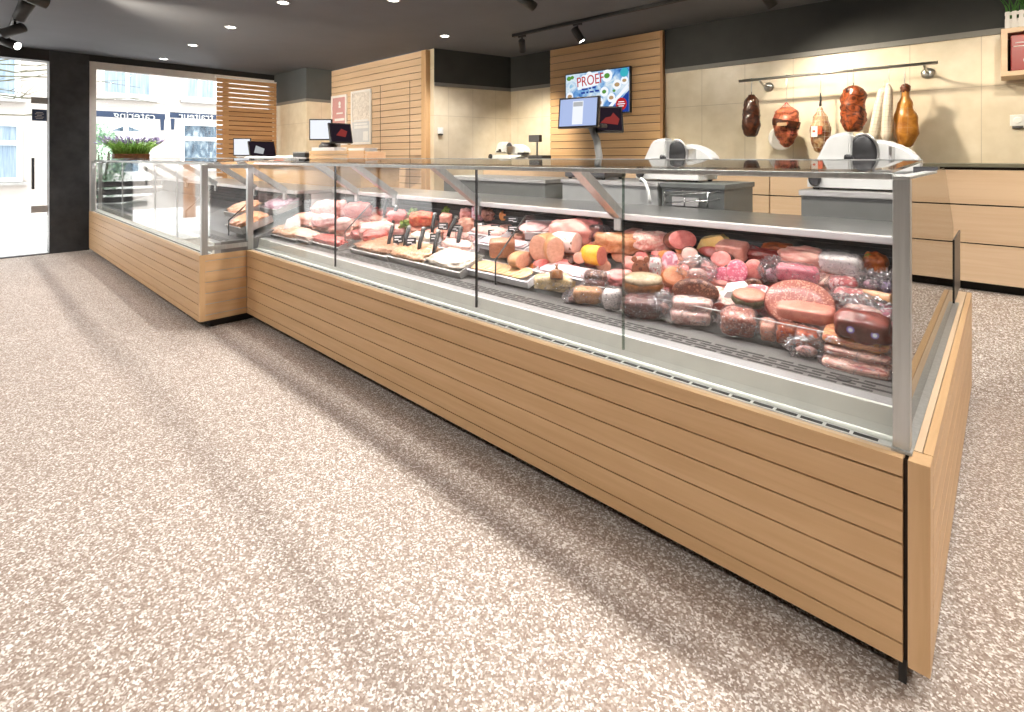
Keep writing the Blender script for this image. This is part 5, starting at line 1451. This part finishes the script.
netting(t, H, .165, d, wid, 'net_tan', 9, 3, r=.0008)
bm = bmesh.new(); blob(bm, .07, .06, .08, 8, .25, 3, 3, 2, c=(0, 0, H-.03)); obj('gathered_neck', bm, 'casing_brown', t)
for x, z, l in ((-1.772, 1.925, 'steel hook of the blackish smoked ham'), (-1.463, 1.80, 'steel hook of the netted reddish ham'), (-1.187, 1.875, 'steel hook of the pear shaped ham'), (-.937, 1.935, 'steel hook of the glossy dark red ham'), (-.69, 1.935, 'steel hook of the white salami pair'), (-.585, 1.88, 'steel hook of the ochre ham')):
    hook(x, z, l)

# wooden niche box on the right of the back wall
t = thing('wall_box_shelf', 'open oak box shelf on the back wall, cut by the right edge', 'shelf', (.30, 5.36, 1.89))
w = W()
for b in ((-.016, .62, 1.89, 1.925), (-.016, .62, 2.20, 2.235), (-.016, .019, 1.925, 2.20), (.585, .62, 1.925, 2.20)):
    bx(w.bm, b[0], b[1], 5.20, YB-.022, b[2], b[3], 0, .002)
w.put('frame', 'oak_pale_X', t)
w = W(); bx(w.bm, .019, .585, YB-.034, YB-.022, 1.925, 2.20); w.put('back_board', 'gap_dark', t)
t = thing('red_gift_tin', 'red tin with grey oval emblem standing inside the oak box shelf', 'tin', (.18, 5.30, 1.925))
w = W(); bx(w.bm, .035, .33, 5.235, 5.36, 1.9255, 2.185, 0, .006); w.put('body', 'tin_red', t)
w = W(); lathe(w.bm, [(.055, 0), (.055, .002), (.046, .003)], 24, M=axis_matrix((.155, 5.235, 2.0), (0, -1, 0)), ex=.6); e_ = w.put('emblem', 'steel_dull', t)
w = W(); lathe(w.bm, [(.040, .0031), (.040, .0038)], 24, M=axis_matrix((.155, 5.235, 2.0), (0, -1, 0)), ex=.5); w.put('emblem_field', 'casing_black', e_)
w = W(); bx(w.bm, .05, .22, 5.233, 5.2352, 2.10, 2.106); bx(w.bm, .06, .2, 5.233, 5.2352, 2.125, 2.131); w.put('print_lines', 'paper', t)
t = thing('white_planter_crate', 'whitewashed slatted crate planted with green blades on the oak box shelf', 'planter', (.20, 5.34, 2.236))
w = W()
for k in range(11):
    x = .006+.036*k
    bx(w.bm, x, x+.024, 5.232, 5.242, 2.238, 2.36)
for z in (2.245, 2.335):
    bx(w.bm, .004, .41, 5.243, 5.252, z, z+.022)
bx(w.bm, .004, .41, 5.253, 5.44, 2.238, 2.31)
w.put('slat_crate', 'white_paint', t)
w = W()
rnd = random.Random(3)
for k in range(60):
    x, y = rnd.uniform(.02, .39), rnd.uniform(5.27, 5.42)
    dx, dy = rnd.uniform(-.08, .08), rnd.uniform(-.06, .04)
    tube(w.bm, [(x, y, 2.30), (x+dx*.3, y+dy*.3, 2.42), (x+dx, y+dy, 2.48+rnd.uniform(0, .10))], .0055, 5, r2=.001)
w.put('green_blades', 'herb', t)

# ------------------------------------------------------------------ flower trough on the corner counter
t = thing('lavender_trough', 'brown trough of purple lavender on the glass top of the corner counter', 'planter', (-8.75, 1.66, 1.284))
w = W()
prism(w.bm, [(-.07, 1.2835), (.07, 1.2835), (.09, 1.35), (-.09, 1.35)], 'Y', 1.46, 1.86)
for v in w.bm.verts:
    v.co.x += -8.75
w.put('trough', 'rind_brown', t)
rnd = random.Random(11)
wl, wf = W(), W()
for k in range(420):
    x, y = -8.75 + rnd.uniform(-.07, .07), 1.66 + rnd.uniform(-.19, .19)
    ly = (y-1.66)/.19
    dx, dy = rnd.uniform(-.12, .12), ly*.12 + rnd.uniform(-.06, .06)
    hh_ = rnd.uniform(.13, .21)
    b = Vector((x, y, 1.345)); m_ = b + Vector((dx*.35, dy*.35, hh_*.6)); e_ = b + Vector((dx, dy, hh_))
    tube(wl.bm, [b, m_, e_], .004, 4, r2=.0015)
    if k % 3 == 0:
        d_ = (e_-m_).normalized()
        lathe(wf.bm, [(.004, 0), (.009, .015), (.008, .04), (.003, .06)], 6, M=axis_matrix(e_, d_))
meat('lavender_leaf', (.26, .50, .08), (.50, .74, .22), 50); meat('lavender_bloom', (.48, .40, .70), (.70, .66, .86), 60)
o = wl.put('leaves', 'lavender_leaf', t); o = wf.put('blossoms', 'lavender_bloom', t)

# ------------------------------------------------------------------ fixtures on the ceiling
def downlight(x, y, power, label='round unseen downlight added to brighten the open customer floor', group='recessed ceiling downlights'):
    t = thing('ceiling_downlight', label, 'downlight', (x, y, HC), group=group)
    bm = bmesh.new()
    lathe(bm, [(.045, -.002), (.060, -.006), (.062, -.001)], 28); obj('rim', bm, 'paper', t)
    bm = bmesh.new(); lathe(bm, [(.044, -.0042), (.043, -.0030)], 28); obj('lens', bm, 'lamp_glow', t)
    la = bpy.data.lights.new('downlight_beam', 'SPOT'); la.energy = power; la.spot_size = R(128); la.spot_blend = .75; la.shadow_soft_size = .045
    la.color = (1, .945, .875)
    lo = bpy.data.objects.new('downlight_beam', la); COL.objects.link(lo); lo.parent = t; lo.location = (0, 0, -.03)
    return t
P1 = 93
ORD = ('first', 'second', 'third', 'fourth', 'fifth', 'sixth', 'seventh', 'eighth')
for k, x in enumerate((-9.0, -7.62, -6.26, -4.91, -3.55, -2.2, -.85, .5)):
    downlight(x, 2.10, P1, ORD[k] + ' round downlight from the shop window in the row along the counters')
for k, x in enumerate((-4.09, -2.73, -1.37, 0, 1.37)):
    downlight(x, 2.76, P1*.9, ORD[k] + ' round downlight from the left in the row nearer the television')
downlight(-4.86, 4.0, P1*1.3, 'round downlight in the ceiling before the tiled recess corner')
for x in (-8.0, -5.6, -3.2, -.8, 1.6):  # unseen rows added to brighten the floor and counter front
    downlight(x, -.9, P1*1.7); downlight(x, -2.9, P1*1.7)
for x, y in ((1.7, .6), (1.7, 2.3), (1.9, 4.0)):  # more unseen downlights, added out of view on the right
    downlight(x, y, P1)

def track(x0, x1, y, label):
    t = thing('lighting_track', label, 'track', ((x0+x1)/2, y, HC))
    w = W(); bx(w.bm, x0, x1, y-.018, y+.018, HC-.034, HC-.001, 0, .003); w.put('rail_body', 'soot_black', t)
    w = W(); bx(w.bm, x0+.01, x1-.01, y-.006, y+.006, HC-.036, HC-.0342); w.put('rail_slot', 'gap_dark', t)
    for x in (x0+.006, x1-.006):
        w = W(); bx(w.bm, x-.008, x+.008, y-.02, y+.02, HC-.036, HC-.001, 0, .002); w.put('rail_cap', 'soot_black', t)
def spot(x, y, aim, label, power, lit=True, L=.17, r=.042, size=42):
    """cylindrical track spot: adapter, stem, barrel, bright lens"""
    t = thing('track_spotlight', label, 'spotlight', (x, y, HC-.036))
    bm = bmesh.new(); bx(bm, -.05, .05, -.016, .016, -.022, 0, 0, .003); obj('adapter', bm, 'soot_black', t)
    bm = bmesh.new(); tube(bm, [(0, 0, -.02), (0, 0, -.085)], .010, 10); obj('stem', bm, 'soot_black', t)
    c = Vector((0, 0, -.11))
    d = (Vector(aim) - (Vector((x, y, HC-.036)) + c)).normalized()
    M = axis_matrix(c - d*L*.45, d)
    bm = bmesh.new(); lathe(bm, [(r*.55, 0), (r*.95, .006), (r, .02), (r, L), (r*.9, L), (r*.86, L-.012)], 26, M=M); obj('barrel', bm, 'soot_black', t)
    bm = bmesh.new(); lathe(bm, [(r*.85, L-.010), (r*.84, L-.006)], 26, M=M); obj('lens', bm, 'lamp_glow' if lit else 'steel_dark', t)
    la = bpy.data.lights.new('spot_beam', 'SPOT'); la.energy = power; la.spot_size = R(size); la.spot_blend = .9; la.shadow_soft_size = .03
    la.color = (1, .88, .70)
    lo = bpy.data.objects.new('spot_beam', la); COL.objects.link(lo); lo.parent = t
    p = c + d*(L*.56+.012)
    lo.location = p; lo.rotation_euler = d.to_track_quat('-Z', 'Y').to_euler()
track(-4.21, -1.15, 4.50, 'black lighting track on the ceiling before the television')
spot(-4.07, 4.50, (-4.7, 5.4, 1.3), 'black track spotlight hanging straight at the left end of the track', 160, True, .15, .04, 70)
spot(-3.28, 4.50, (-2.6, 4.9, 1.3), 'black track spotlight tilted toward the television panel', 90, size=70)
spot(-1.40, 4.50, (-.75, 5.5, 1.15), 'black track spotlight at the top edge above the hams', 125, size=110)
track(-3.2, .6, 3.25, 'unseen track added above the counter work aisle for fill spotlights')  # track and its four spots added out of view to brighten the back wall
spot(-2.4, 3.25, (-.75, 5.5, 1.2), 'added unseen fill spotlight aimed at the hams on the rail', 60, size=60)
spot(-.6, 3.25, (.6, 5.5, 1.5), 'added unseen fill spotlight aimed at the oak box shelf', 90, size=55)
spot(-2.9, 3.25, (-2.3, 5.5, 1.5), 'added unseen fill spotlight aimed at the tiles beside the television panel', 80, size=80)
spot(.2, 3.25, (.1, 5.5, 1.4), 'added unseen fill spotlight aimed at the wall sockets', 60, size=80)
track(-8.7, -5.1, .42, 'black lighting track above the entrance')
spot(-6.26, .42, (-8.5, -.6, .3), 'nearest of three black track spotlights above the entrance', 110, True, .20, .05)
spot(-7.36, .42, (-8.9, -2.0, 1.3), 'middle of three black track spotlights above the entrance', 110, True, .20, .05)
spot(-8.24, .42, (-5.5, 3.0, 1.2), 'farthest of three black track spotlights above the entrance', 110, True, .20, .05)
spot(-5.75, .42, (-7.0, 4.3, 1.6), 'added unseen fill spotlight on the entrance track aimed at the posters', 430, True, .20, .05, 75)  # this and the next head added out of view to brighten slatted wall and screen
spot(-5.30, .42, (-8.6, 3.7, 1.6), 'added unseen fill spotlight at the inner end of the entrance track', 420, True, .20, .05, 50)

# ------------------------------------------------------------------ the street outside
w = bmesh.new(); bx(w, -40, XW-.06, -25, 25, -.25, -.03); o = struct('street_ground', w, 'pavement')
FX = -16.0
t = thing('street_building', 'pale brick building with white windows across the street', 'building', (FX-3, 3, -.03))
w = W(); bx(w.bm, FX-6, FX, -16, 20, -.03, 8.5); w.put('brick_wall', 'pale_brick', t)
noise_mat('far_glass', [(.3, (.02, .035, .055)), (.5, (.07, .11, .15)), (.7, (.26, .31, .34))], 3, rough=.15, stretch=(1, 2, .8), distortion=1.5)
noise_mat('curtain_glass', [(.3, (.14, .20, .27)), (.7, (.29, .35, .41))], 6, rough=.3, stretch=(1, 4, .3))
def far_window(y0, y1, z0, z1, bars=(), cols=(), glass='far_glass', sill=True, fr=.09):
    f = W()
    bx(f.bm, FX, FX+.06, y0, y1, z0, z0+fr); bx(f.bm, FX, FX+.06, y0, y1, z1-fr, z1)
    bx(f.bm, FX, FX+.06, y0, y0+fr, z0+fr, z1-fr); bx(f.bm, FX, FX+.06, y1-fr, y1, z0+fr, z1-fr)
    for z in bars:
        bx(f.bm, FX, FX+.055, y0+fr, y1-fr, z-.05, z+.05)
    for y in cols:
        bx(f.bm, FX, FX+.055, y-.04, y+.04, z0+fr, z1-fr)
    fo = f.put('window', 'white_enamel', t)
    g = W(); bx(g.bm, FX+.005, FX+.02, y0+fr, y1-fr, z0+fr, z1-fr); g.put('pane', glass, fo)
    if sill:
        s_ = W(); bx(s_.bm, FX, FX+.14, y0-.08, y1+.08, z0-.07, z0-.01); s_.put('window_sill', 'steel_dull', fo)
far_window(4.1, 5.35, 1.0, 2.25, bars=(1.80,), glass='far_glass')
far_window(4.18, 5.0, 2.84, 4.4, cols=(4.56,), glass='curtain_glass')
far_window(2.40, 3.50, 2.80, 4.4, cols=(2.95,), glass='curtain_glass')
far_window(-.6, 1.03, .76, 2.08, bars=(1.62,), cols=(.25,), glass='curtain_glass')
far_window(-.2, 1.0, 2.60, 4.2, cols=(.4,), glass='curtain_glass')
far_window(6.3, 7.5, .8, 2.3, bars=(1.8,)); far_window(-3.6, -2.2, .8, 2.1, bars=(1.62,), glass='curtain_glass')
w = W(); bx(w.bm, FX, FX+.08, 2.36, 3.44, -.02, 2.13); dr = w.put('front_door', 'white_enamel', t)
w = W()
for a, b in ((2.60, 2.86), (2.97, 3.27)):
    prism(w.bm, [(a, 1.95), (b, 1.95), (b if a < 2.9 else a, 2.07)], 'X', FX+.081, FX+.085)
bx(w.bm, FX+.081, FX+.085, 2.62, 3.18, .95, 1.75)
w.put('fan_light', 'far_glass', dr)

# shop awning with its lettering facing the street, so it reads mirrored from indoors
t = thing('shop_awning', 'dark blue awning valance with mirrored white lettering outside the window', 'awning', (-10.9, 2.4, 2.0))
for y0, y1, z0 in ((1.33, 2.57, 1.975), (2.645, 4.3, 2.015)):
    w = W(); bx(w.bm, -10.93, -10.905, y0, y1, z0, z0+.10); w.put('valance', 'blue_fabric', t)
w = W()
for y, z in ((2.53, 1.78), (2.69, 1.80)):
    prism(w.bm, [(y-.022, z), (y+.018, z), (y+.026, z+.2), (y-.03, z+.2)], 'X', -10.95, -10.90)
w.put('bracket_arm', 'blue_fabric', t)
w = W(); bx(w.bm, -10.93, -10.905, 1.33, 4.3, 2.11, 2.14); w.put('front_bar', 'white_paint', t)
words('catering', .185, 'lettering_white', t, (0-.001, -.28, .015), (R(90), 0, R(-90)), 'lettering', .006)
words('traiteur', .185, 'lettering_white', t, (0-.001, .66, .055), (R(90), 0, R(-90)), 'lettering', .006)
for c in t.children:
    if c.name.startswith('lettering'):
        c.location.x = .010

t = thing('street_tree', 'bare street tree with thin twigs before the brick building', 'tree', (-13.2, -.9, -.03))
rnd = random.Random(5)
w = W()
tube(w.bm, [(-13.2, -.9, -.03), (-13.2, -.88, 1.5), (-13.15, -.8, 3.2), (-13.1, -.7, 4.6)], .13, 10, r2=.05)
tr = w.put('trunk', 'casing_tan', t)
w = W()
for k in range(15):
    z = rnd.uniform(1.9, 3.4)
    a = rnd.uniform(0, 2*PI)
    L_ = rnd.uniform(1.2, 3.4)
    p = [Vector((-13.17, -.85, z))]
    dx, dy = math.cos(a)*.35, (abs(math.sin(a))+.35)
    for j in range(5):
        p.append(p[-1] + Vector((dx*L_/5 + rnd.uniform(-.08, .08), dy*L_/5, rnd.uniform(-.12, .20))))
    tube(w.bm, p, .022, 5, r2=.004)
    for j in (2, 3, 4):
        tube(w.bm, [p[j], p[j] + Vector((rnd.uniform(-.3, .3), rnd.uniform(.1, .5), rnd.uniform(-.1, .3)))], .008, 4, r2=.002)
noise_mat('twig', [(.3, (.07, .065, .045)), (.7, (.13, .13, .08))], 20, rough=.8)
w.put('branches', 'twig', t)

t = thing('street_shrub', 'pale green shrub in a grey tub outside the shop window', 'shrub', (-11.6, 1.75, -.03))
w = W(); lathe(w.bm, [(.2, 0), (.27, .5), (.29, .5), (.29, .55), (.22, .55)], 20, M=Matrix.Translation((-11.6, 1.75, -.03))); w.put('tub', 'steel_dull', t)
w = W()
for k in range(900):
    a, e, q = rnd.uniform(0, 2*PI), rnd.uniform(-1.3, 1.5), rnd.uniform(.5, 1)
    p = Vector((-11.6 + math.cos(a)*math.cos(e)*.36*q, 1.75 + math.sin(a)*math.cos(e)*.38*q, 1.22 + math.sin(e)*.68*q))
    n_ = Vector((rnd.uniform(-1, 1), rnd.uniform(-1, 1), rnd.uniform(-.3, 1))).normalized(); u = n_.orthogonal().normalized(); v = n_.cross(u)
    s_ = rnd.uniform(.025, .045)
    w.bm.faces.new([w.bm.verts.new(p + (u*math.cos(b) + v*math.sin(b)*.55)*s_) for b in (2*PI*j/6 for j in range(6))])
meat('shrub_leaf', (.28, .46, .32), (.52, .68, .52), 12)
w.put('leaves', 'shrub_leaf', t)
w = W()
for k in range(6):
    a = 2*PI*k/6
    tube(w.bm, [(-11.6, 1.75, .4), (-11.6+math.cos(a)*.15, 1.75+math.sin(a)*.15, 1.4)], .012, 5)
w.put('stems', 'twig', t)
t = thing('street_bench', 'slatted grey bench on the pavement outside the shop window', 'bench', (-10.6, 2.2, -.03))
w = W()
for k in range(4):
    bx(w.bm, -10.40-.11*k, -10.31-.11*k, 1.45, 2.95, .42, .45)
w.put('seat', 'steel_dark', t)
w = W()
for k in range(3):
    bx(w.bm, -10.80, -10.77, 1.45, 2.95, .55+.13*k, .64+.13*k)
w.put('backrest', 'steel_dark', t)
for y in (1.55, 2.82):
    w = W(); bx(w.bm, -10.80, -10.33, y, y+.04, -.03, .415); w.put('leg', 'steel_dark', t)

# ------------------------------------------------------------------ light and camera
wd = bpy.data.worlds.new('overcast_sky'); scene.world = wd
wd.use_nodes = True
bg = wd.node_tree.nodes['Background']
bg.inputs[0].default_value = (.93, .97, 1.0, 1); bg.inputs[1].default_value = 4.0
su = bpy.data.lights.new('sun', 'SUN'); su.energy = 5.5; su.angle = R(30); su.color = (1, .97, .93)
so = bpy.data.objects.new('sun', su); COL.objects.link(so); so.rotation_euler = Vector((-.35, .2, -.92)).to_track_quat('-Z', 'Y').to_euler()

cam = bpy.data.cameras.new('camera'); cam.sensor_width = 36; cam.sensor_fit = 'HORIZONTAL'
cam.lens = 36*523.5/1024
cam.shift_x = 0
cam.shift_y = -(356-157.2)/1024
cam.clip_start = .02; cam.clip_end = 200
co = bpy.data.objects.new('camera', cam); COL.objects.link(co)
co.location = (0, 0, 1.304)
co.rotation_euler = (R(90), 0, R(43.224))
scene.camera = co
scene.view_settings.view_transform = 'Standard'
scene.view_settings.look = 'None'
scene.view_settings.exposure = 0.12
scene.view_settings.gamma = 1.0
scene.view_settings.use_curve_mapping = False
scene.cycles.caustics_reflective = False
scene.cycles.caustics_refractive = False
scene.cycles.max_bounces = 10
scene.cycles.transparent_max_bounces = 24
scene.cycles.diffuse_bounces = 4
scene.cycles.glossy_bounces = 4
scene.cycles.sample_clamp_indirect = 6
scene.cycles.blur_glossy = .5
